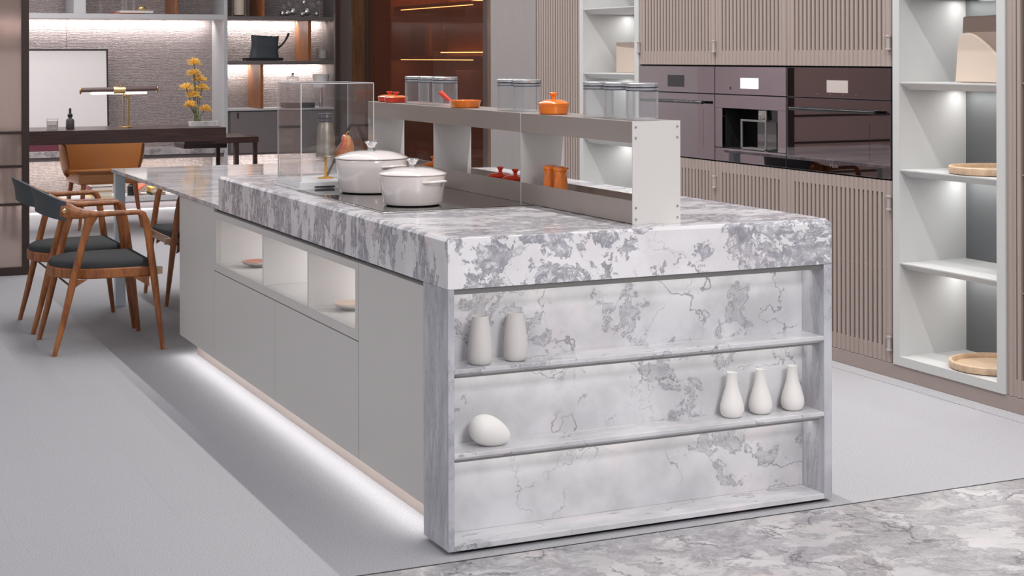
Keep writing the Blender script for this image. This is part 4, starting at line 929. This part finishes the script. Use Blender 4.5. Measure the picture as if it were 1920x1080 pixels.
def armchair(loc, rz):
    # local: faces -y
    t = thing('desk_armchair', 'tan leather armchair with curved back behind the dark desk', 'armchair', loc, rz)
    K = 30; bm = bmesh.new(); o_, i_ = [], []
    for k in range(K + 1):
        a = -1 + 2 * k / K; ang = a * math.radians(112)
        x = 0.345 * math.sin(ang); y = 0.02 + 0.275 * math.cos(ang)
        top = 0.80 - 0.10 * abs(a) ** 3; bot = 0.395 + 0.10 * max(0, abs(a) - 0.5) * 2
        nx, ny = math.sin(ang), math.cos(ang); fl = 0.0
        ro = [(x * 0.95, y * 0.95, bot), (x + nx * 0.015, y + ny * 0.015, (bot + top) / 2), (x + nx * (0.02 + fl), y + ny * (0.02 + fl), top)]
        ri = [(p[0] - nx * 0.03, p[1] - ny * 0.03, p[2] + (0.0 if j else 0.01)) for j, p in enumerate(ro)]
        o_.append([bm.verts.new(p) for p in ro]); i_.append([bm.verts.new(p) for p in ri])
    for k in range(K):
        for j in range(2):
            bm.faces.new((o_[k][j], o_[k + 1][j], o_[k + 1][j + 1], o_[k][j + 1])); bm.faces.new((i_[k][j + 1], i_[k + 1][j + 1], i_[k + 1][j], i_[k][j]))
        bm.faces.new((o_[k][2], o_[k + 1][2], i_[k + 1][2], i_[k][2])); bm.faces.new((i_[k][0], i_[k + 1][0], o_[k + 1][0], o_[k][0]))
    for e in (0, K):
        for j in range(2): bm.faces.new((o_[e][j], o_[e][j + 1], i_[e][j + 1], i_[e][j]))
    obj('back_shell', bm, 'tan', t, smooth=60, subsurf=1)
    bm = nb((-0.265, 0.265, -0.27, 0.22, 0.375, 0.475)); obj('seat', bm, 'tan', t, bevel=0.03, seg=4, smooth=50)
    for sx in (-1, 1):
        for y0, y1 in ((-0.27, -0.22), (0.29, 0.20)):
            bm = bmesh.new(); tube(bm, [(sx * 0.265, y0, 0), (sx * 0.235, (y0 + y1) / 2, 0.2), (sx * 0.215, y1, 0.385)], [0.011, 0.018, 0.022], 12)
            obj('leg', bm, 'walnut', t, smooth=60)
armchair((0.74, 9.53, 0), math.radians(4))

# things on the desk
DZ = 0.855
t = thing('desk_lamp', 'brass desk lamp with a long dark horizontal shade', 'lamp', (0.86, 9.12, DZ))
bm = bmesh.new(); lathe(bm, [(0, 0), (0.052, 0), (0.053, 0.006), (0.048, 0.010), (0, 0.011)], 36); obj('base', bm, 'brass', t, smooth=40)
bm = bmesh.new(); tube(bm, [(-0.022, 0, 0.01), (-0.022, 0, 0.285)], 0.007, 12); obj('pole', bm, 'brass', t, smooth=50)
bm = bmesh.new(); tube(bm, [(0.018, 0, 0.01), (0.018, 0, 0.275)], 0.0085, 12); obj('pole', bm, 'brass', t, smooth=50)
bm = bmesh.new(); tube(bm, [(0.015, 0, 0.24), (-0.01, 0, 0.30), (-0.05, -0.01, 0.37)], 0.006, 10); tube(bm, [(-0.03, -0.012, 0.258), (0.03, 0.012, 0.275)], 0.006, 10); obj('arm', bm, 'brass', t, smooth=50)
bm = bmesh.new()
prof = []
for i in range(21):
    a = math.radians(-20) + math.radians(220) * i / 20
    prof.append((0.027 * math.cos(a), 0.027 * math.sin(a)))
prof += [(0.0255 * math.cos(math.radians(200) - math.radians(220) * i / 20), 0.0255 * math.sin(math.radians(200) - math.radians(220) * i / 20)) for i in range(21)]
prism(bm, prof, -0.315, 0.315, 'YZ')
for v in bm.verts: v.co.x -= 0.057; v.co.z += 0.312 + 0.012 * v.co.x
sh = obj('lamp_shade', bm, 'lamp_brown', t, smooth=40)
for x in (-0.375, 0.258):
    bm = bmesh.new(); lathe(bm, [(0, -0.006), (0.025, -0.006), (0.028, 0), (0.025, 0.006), (0, 0.006)], 24, (x, 0, 0.312 + 0.012 * x), 'X'); obj('end_cap', bm, 'brass', sh, smooth=40)
bm = bmesh.new(); lathe(bm, [(0, -0.27), (0.009, -0.25), (0.009, 0.20), (0, 0.20)], 14, (-0.03, 0, 0.288), 'X'); obj('lamp_tube', bm, 'tube', t, smooth=40)
bm = bmesh.new(); lathe(bm, [(0.028, -0.05), (0.031, -0.048), (0.031, 0.048), (0.028, 0.05)], 24, (-0.057, 0, 0.312), 'X'); obj('collar', bm, 'brass', t, smooth=40)

t = thing('candle_glass', 'small glass candle on the left of the desk', 'candle', (0.252, 9.06, DZ))
bm = bmesh.new(); lathe(bm, [(0, 0), (0.042, 0), (0.046, 0.004), (0.048, 0.09), (0.046, 0.09), (0.043, 0.008), (0, 0.008)], 32); obj('glass', bm, 'jar_glass', t, smooth=40)
bm = bmesh.new(); lathe(bm, [(0, 0.009), (0.042, 0.009), (0.0445, 0.07), (0, 0.07)], 32); obj('wax', bm, 'ceramic', t, smooth=40)
bm = bmesh.new(); prism(bm, [(0.0482 * math.cos(a), 0.0482 * math.sin(a)) for a in [math.radians(-140 + 8 * i) for i in range(12)]] + [(0.0474 * math.cos(a), 0.0474 * math.sin(a)) for a in [math.radians(-140 + 8 * i) for i in range(11, -1, -1)]], 0.035, 0.065); obj('paper_label', bm, 'paper', t)
t = thing('dropper_bottle', 'smoky glass dropper bottle on the desk', 'bottle', (0.400, 9.10, DZ))
bm = bmesh.new(); lathe(bm, [(0, 0), (0.032, 0), (0.034, 0.004), (0.034, 0.065), (0.030, 0.078), (0.014, 0.088), (0.013, 0.096), (0, 0.096)], 32); obj('bottle_body', bm, 'smoke', t, smooth=40)
bm = bmesh.new(); lathe(bm, [(0, 0.096), (0.020, 0.096), (0.020, 0.118), (0.012, 0.124), (0.010, 0.128), (0.010, 0.160), (0.006, 0.170), (0, 0.171)], 28); obj('dropper', bm, 'black_matt', t, smooth=40)

t = thing('flower_planter', 'pale stone trough holding yellow flowers at the right of the desk', 'planter', (1.48, 9.02, DZ))
obj('trough', nb((-0.11, 0.125, -0.05, 0.05, 0, 0.045)), 'marble_pale', t, bevel=0.003)
t = thing('flower_arrangement', 'tall zigzag arrangement of yellow chrysanthemums in the stone trough', 'flowers', (1.43, 9.02, DZ + 0.045))
heads = [(361, 130, .040), (360, 149, .040), (371, 160, .039), (348, 175, .040), (376, 176, .040), (361, 189, .043), (354, 207, .040), (382, 215, .038)]
import random as rnd
for k, (px, py, r) in enumerate(heads):
    x = (px - 366) * 0.00461; z = (232 - py) * 0.00461 + 0.015
    y = rnd.uniform(-0.02, 0.02)
    bm = bmesh.new()
    tilt = rnd.uniform(-0.5, 0.5)
    for q in range(84):
        a = rnd.uniform(0, 2 * PI); el = rnd.uniform(-0.25, 1.45); ln = r * rnd.uniform(1.35, 1.95)
        d = Vector((math.cos(a) * math.cos(el), math.sin(a) * math.cos(el) * 0.8, math.sin(el) * 0.72)); s = d.cross(Vector((0, 0, 1)))
        if s.length < 1e-3: s = Vector((1, 0, 0))
        s = s.normalized() * r * 0.20; p = Vector((x, y, z)); u = d.cross(s).normalized() * r * 0.05
        pts = [p, p + d * ln * 0.55 + s, p + d * ln, p + d * ln * 0.55 - s]
        v = [bm.verts.new(w + u) for w in pts] + [bm.verts.new(w - u) for w in pts]
        for f in ((0, 1, 2, 3), (7, 6, 5, 4), (0, 4, 5, 1), (1, 5, 6, 2), (2, 6, 7, 3), (3, 7, 4, 0)): bm.faces.new([v[i] for i in f])
    obj('flower_head', bm, 'yellow', t)
    bm = bmesh.new(); tube(bm, [(0.02 * (k - 4) * 0.4 + 0.01, y * 0.5, 0.0), (x * 0.45, y, z * 0.5), (x, y, z)], 0.004, 7); obj('stem', bm, 'green', t, smooth=60)

# things on the shelves of the study
def book(label, x0, x1, y0, y1, z0, z1, m, group=None):
    t = thing('book', label, 'book', ((x0 + x1) / 2, (y0 + y1) / 2, z0), group=group)
    e = 0.004
    wpart(t, 'cover', m, (x0, x1, y0, y1, z0, z0 + e), (x0, x1, y0, y1, z1 - e, z1), (x0, x0 + e, y0, y1, z0 + e, z1 - e), bevel=0)
    wpart(t, 'page_block', 'pages', (x0 + e, x1 - 0.006, y0 + 0.006, y1 - 0.006, z0 + e, z1 - e), bevel=0)
    return t
bz = 0.118
zz = bz
for (h, m, c) in ((0.055, 'yellow_cover', 'yellow'), (0.045, 'wine_cover', 'wine red'), (0.035, 'paper', 'white')):
    book(c + ' book in the flat stack behind the tan armchair', 0.90, 1.10, 11.0, 11.28, zz, zz + h, m, 'books stacked behind the armchair'); zz += h
zz = bz
for (h, m, c) in ((0.022, 'black_matt', 'black'), (0.045, 'yellow_cover', 'yellow')):
    book(c + ' book lying flat on the low bench, right of the bottles', 1.47, 1.60, 11.0, 11.25, zz, zz + h, m); zz += h
t = thing('book', 'red book leaning against the yellow one on the low bench', 'book', (1.345, 11.05, bz + 0.004), 0)
obj('cover', nb((0, 0.13, 0, 0.2, 0, 0.004), (0, 0.13, 0, 0.2, 0.026, 0.030)), 'red_cover', t); obj('page_block', nb((0.003, 0.127, 0.004, 0.196, 0.004, 0.026)), 'pages', t)
t.rotation_euler = (0, math.radians(-38), 0)
t = thing('wine_bottle', 'dark bottle with a red cap on the low bench', 'bottle', (1.285, 11.06, bz))
bm = bmesh.new(); lathe(bm, [(0, 0), (0.036, 0), (0.038, 0.004), (0.038, 0.085), (0.026, 0.105), (0.016, 0.112), (0, 0.112)], 28); obj('bottle_body', bm, 'black_gloss', t, smooth=40)
bm = bmesh.new(); lathe(bm, [(0, 0.112), (0.019, 0.112), (0.019, 0.15), (0.012, 0.157), (0, 0.157)], 24); obj('cap', bm, 'red', t, smooth=40)
o = obj('book_end', nb((1.328, 1.340, 11.0, 11.12, bz, bz + 0.14)), 'tray', bevel=0.001); tag(o, 'thin upright wooden book end on the low bench', 'book end')
t = thing('trinket_box', 'dark box with a brass edge on the marble counter, far left', 'box', (0.5, 11.0, 0.563))
wpart(t, 'box_body', 'wine_cover', (0.30, 0.645, 11.05, 11.15, 0.563, 0.63), bevel=0.001); wpart(t, 'brass_edge', 'brass', (0.646, 0.662, 11.05, 11.15, 0.563, 0.64), bevel=0)

uz = 1.852
book('pinkish book lying on the upper left shelf', 1.115, 1.40, 11.02, 11.22, uz, uz + 0.012, 'red_cover')
book('white book lying on the pinkish one on the upper left shelf', 1.17, 1.49, 11.0, 11.2, uz + 0.012, uz + 0.032, 'paper')
bm = bmesh.new(); bmesh.ops.create_icosphere(bm, subdivisions=3, radius=0.032)
for v in bm.verts: v.co.z = v.co.z * 0.8 + 0.024; v.co.x *= 1.3
o = obj('gold_ornament', bm, 'brass', smooth=60); o.location = (1.395, 11.09, uz + 0.032); tag(o, 'small golden ornament on the white book', 'ornament')
for k, x in enumerate((1.215, 1.25, 1.32)):
    bm = bmesh.new(); lathe(bm, [(0, 0), (0.012, 0), (0.012, 0.42), (0, 0.42)], 16); o = obj('glass_rod', bm, 'jar_glass', smooth=40); o.location = (x, 11.1, uz + 0.032)
    tag(o, ['leftmost of the three clear glass rods on the white book', 'middle one of the three clear glass rods on the white book', 'rightmost of the three clear glass rods on the white book'][k], 'glass rod', 'glass rods')
bm = bmesh.new(); lathe(bm, [(0, 0), (0.011, 0), (0.011, 0.45), (0, 0.45)], 16); o = obj('glass_rod', bm, 'jar_glass', smooth=40); o.location = (1.01, 11.12, uz); tag(o, 'single clear glass rod standing apart on the upper left shelf', 'glass rod')

rz = 1.838
t = thing('lantern', 'pale cylinder lantern in a silver frame at the top of the right bay', 'lantern', (2.35, 11.1, rz))
bm = bmesh.new(); lathe(bm, [(0, 0.015), (0.055, 0.015), (0.055, 0.40), (0, 0.40)], 32); obj('cylinder', bm, 'beige', t, smooth=40)
for x in (-0.068, 0.068):
    bm = bmesh.new(); tube(bm, [(x, 0, 0.004), (x, 0, 0.42)], 0.004, 8); bmesh.ops.create_icosphere(bm, subdivisions=2, radius=0.009, matrix=Matrix.Translation((x, 0, 0.009))); obj('post', bm, 'chrome', t, smooth=60)
t = thing('glass_sculpture', 'cluster of clear and mirrored glass balls on the top right shelf', 'sculpture', (2.98, 11.1, rz))
rnd.seed(3)
for px, py, r in ((536, 22, 10), (546, 21, 11), (556, 18, 13), (574, 23, 9), (583, 18, 14), (538, 10, 8), (548, 4, 8), (565, 9, 8), (576, 1, 9), (593, 6, 8), (602, 22, 9), (604, 2, 8)):
    r_ = r * 0.0028; x = (px - 570) * 0.0056; z = max((28 - py) * 0.0054, r_)
    bm = bmesh.new(); bmesh.ops.create_icosphere(bm, subdivisions=3, radius=r_, matrix=Matrix.Translation((x, rnd.uniform(-0.03, 0.03), z))); obj('ball', bm, 'chrome' if r > 8 else 'jar_glass', t, smooth=80)
for px in (560, 570, 588, 606):
    bm = bmesh.new(); tube(bm, [((px - 570) * 0.0056, 0, 0.0), ((px - 570) * 0.0056, 0, 0.35)], 0.004, 8); obj('stem', bm, 'jar_glass', t, smooth=60)

mz = 1.402
t = thing('stone_sculpture', 'black pillow-shaped stone sculpture with a curved horn on the middle shelf', 'sculpture', (2.63, 11.12, mz))
obj('base', nb((-0.22, 0.155, -0.08, 0.08, 0, 0.03)), 'black_matt', t, bevel=0.004)
bm = bmesh.new(); rows = []
for i in range(9):
    f = i / 8; z = 0.03 + 0.20 * f
    hw = 0.150 - 0.012 * math.sin(f * PI) - (0.01 * f); ring = []
    for k in range(28):
        a = 2 * PI * k / 28
        cx, cy = math.cos(a), math.sin(a)
        x = hw * (abs(cx) ** 0.35) * (1 if cx > 0 else -1) - 0.022 + 0.012 * f; y = (0.065 - 0.025 * f) * (abs(cy) ** 0.6) * (1 if cy > 0 else -1)
        zz_ = z + (0.022 * (abs(x / hw) ** 2) if f == 1 else 0)
        ring.append(bm.verts.new((x, y + 0.006 * math.sin(9 * x + 7 * f), zz_)))
    rows.append(ring)
for a, b in zip(rows, rows[1:]):
    for k in range(28): bm.faces.new((a[k], a[(k + 1) % 28], b[(k + 1) % 28], b[k]))
bm.faces.new(rows[0][::-1]); bm.faces.new(rows[-1])
obj('stone_body', bm, 'leather_navy', t, smooth=50)
bm = bmesh.new(); tube(bm, [(0.118, 0, 0.125), (0.155, 0, 0.150), (0.195, 0, 0.195), (0.225, 0, 0.250), (0.235, 0, 0.275)], [0.013, 0.010, 0.010, 0.012, 0.013], 12); obj('horn', bm, 'black_matt', t, smooth=60)
t = thing('tea_light_glass', 'clear glass with a pale candle at the right of the middle shelf', 'candle', (3.205, 11.1, mz))
bm = bmesh.new(); lathe(bm, [(0, 0), (0.03, 0), (0.05, 0.006), (0.056, 0.02), (0.056, 0.125), (0.054, 0.125), (0.053, 0.022), (0, 0.012)], 32); obj('glass', bm, 'jar_glass', t, smooth=40)
bm = bmesh.new(); lathe(bm, [(0, 0.023), (0.05, 0.023), (0.05, 0.10), (0, 0.10)], 28); obj('wax', bm, 'ceramic_grey', t, smooth=40)
lz = 0.931
t = thing('glass_cloche', 'clear glass cloche on a dark tray on the hanging cabinet', 'cloche', (2.90, 11.1, lz + 0.05))
bm = bmesh.new(); lathe(bm, [(0.062, 0.0), (0.064, 0.0), (0.064, 0.24), (0.05, 0.262), (0.012, 0.268), (0, 0.268), (0, 0.265), (0.048, 0.258), (0.062, 0.238)], 36); obj('dome', bm, 'jar_glass', t, smooth=40)
bm = bmesh.new(); lathe(bm, [(0, 0.268), (0.008, 0.268), (0.006, 0.276), (0.014, 0.288), (0.008, 0.298), (0, 0.299)], 20); obj('dome_knob', bm, 'chrome', t, smooth=40)
o = obj('black_tray', nb((2.80, 3.10, 11.0, 11.2, lz, lz + 0.05)), 'black_matt', bevel=0.004); tag(o, 'black box tray under the glass cloche', 'tray')
t = thing('glass_lamp', 'white topped clear glass lamp at the right of the hanging cabinet', 'lamp', (3.20, 11.12, lz))
bm = bmesh.new(); lathe(bm, [(0.045, 0.0), (0.047, 0.0), (0.072, 0.20), (0.070, 0.20)], 32); obj('glass_body', bm, 'jar_glass', t, smooth=40)
bm = bmesh.new(); lathe(bm, [(0, 0.20), (0.075, 0.20), (0.085, 0.33), (0, 0.33)], 32); obj('lamp_shade', bm, 'white', t, smooth=40)
bm = bmesh.new(); tube(bm, [(0, 0, 0.0), (0, 0, 0.2)], [0.020, 0.012], 12); obj('stem', bm, 'chrome', t, smooth=40)

# everything that rests on something else sits a hair above it, so that the surfaces never share a plane
_rest = ('dish', 'casserole', 'glass_jar', 'lidded_pot', 'mortar_dish', 'pestle', 'pepper_mill', 'tumbler_vase', 'bottle_vase', 'egg_stone', 'tin_canister',
         'glass_goblet', 'pear', 'tomato', 'carving_knife', 'tray', 'leather_bag', 'paper_box', 'picture_frame', 'gift_box', 'candle', 'book', 'wine_bottle', 'book_end',
         'trinket_box', 'gold_ornament', 'glass_rod', 'lantern', 'glass_sculpture', 'stone_sculpture', 'tea_light_glass', 'black_tray', 'glass_cloche', 'glass_lamp',
         'desk_lamp', 'candle_glass', 'dropper_bottle', 'flower_planter', 'flower_arrangement', 'framed_board')
_k = 0
for o in list(scn.objects):
    if o.parent is None and o.name.split('.')[0] in _rest:
        o.location.z += 0.0003 + 0.00001 * _k; _k += 1
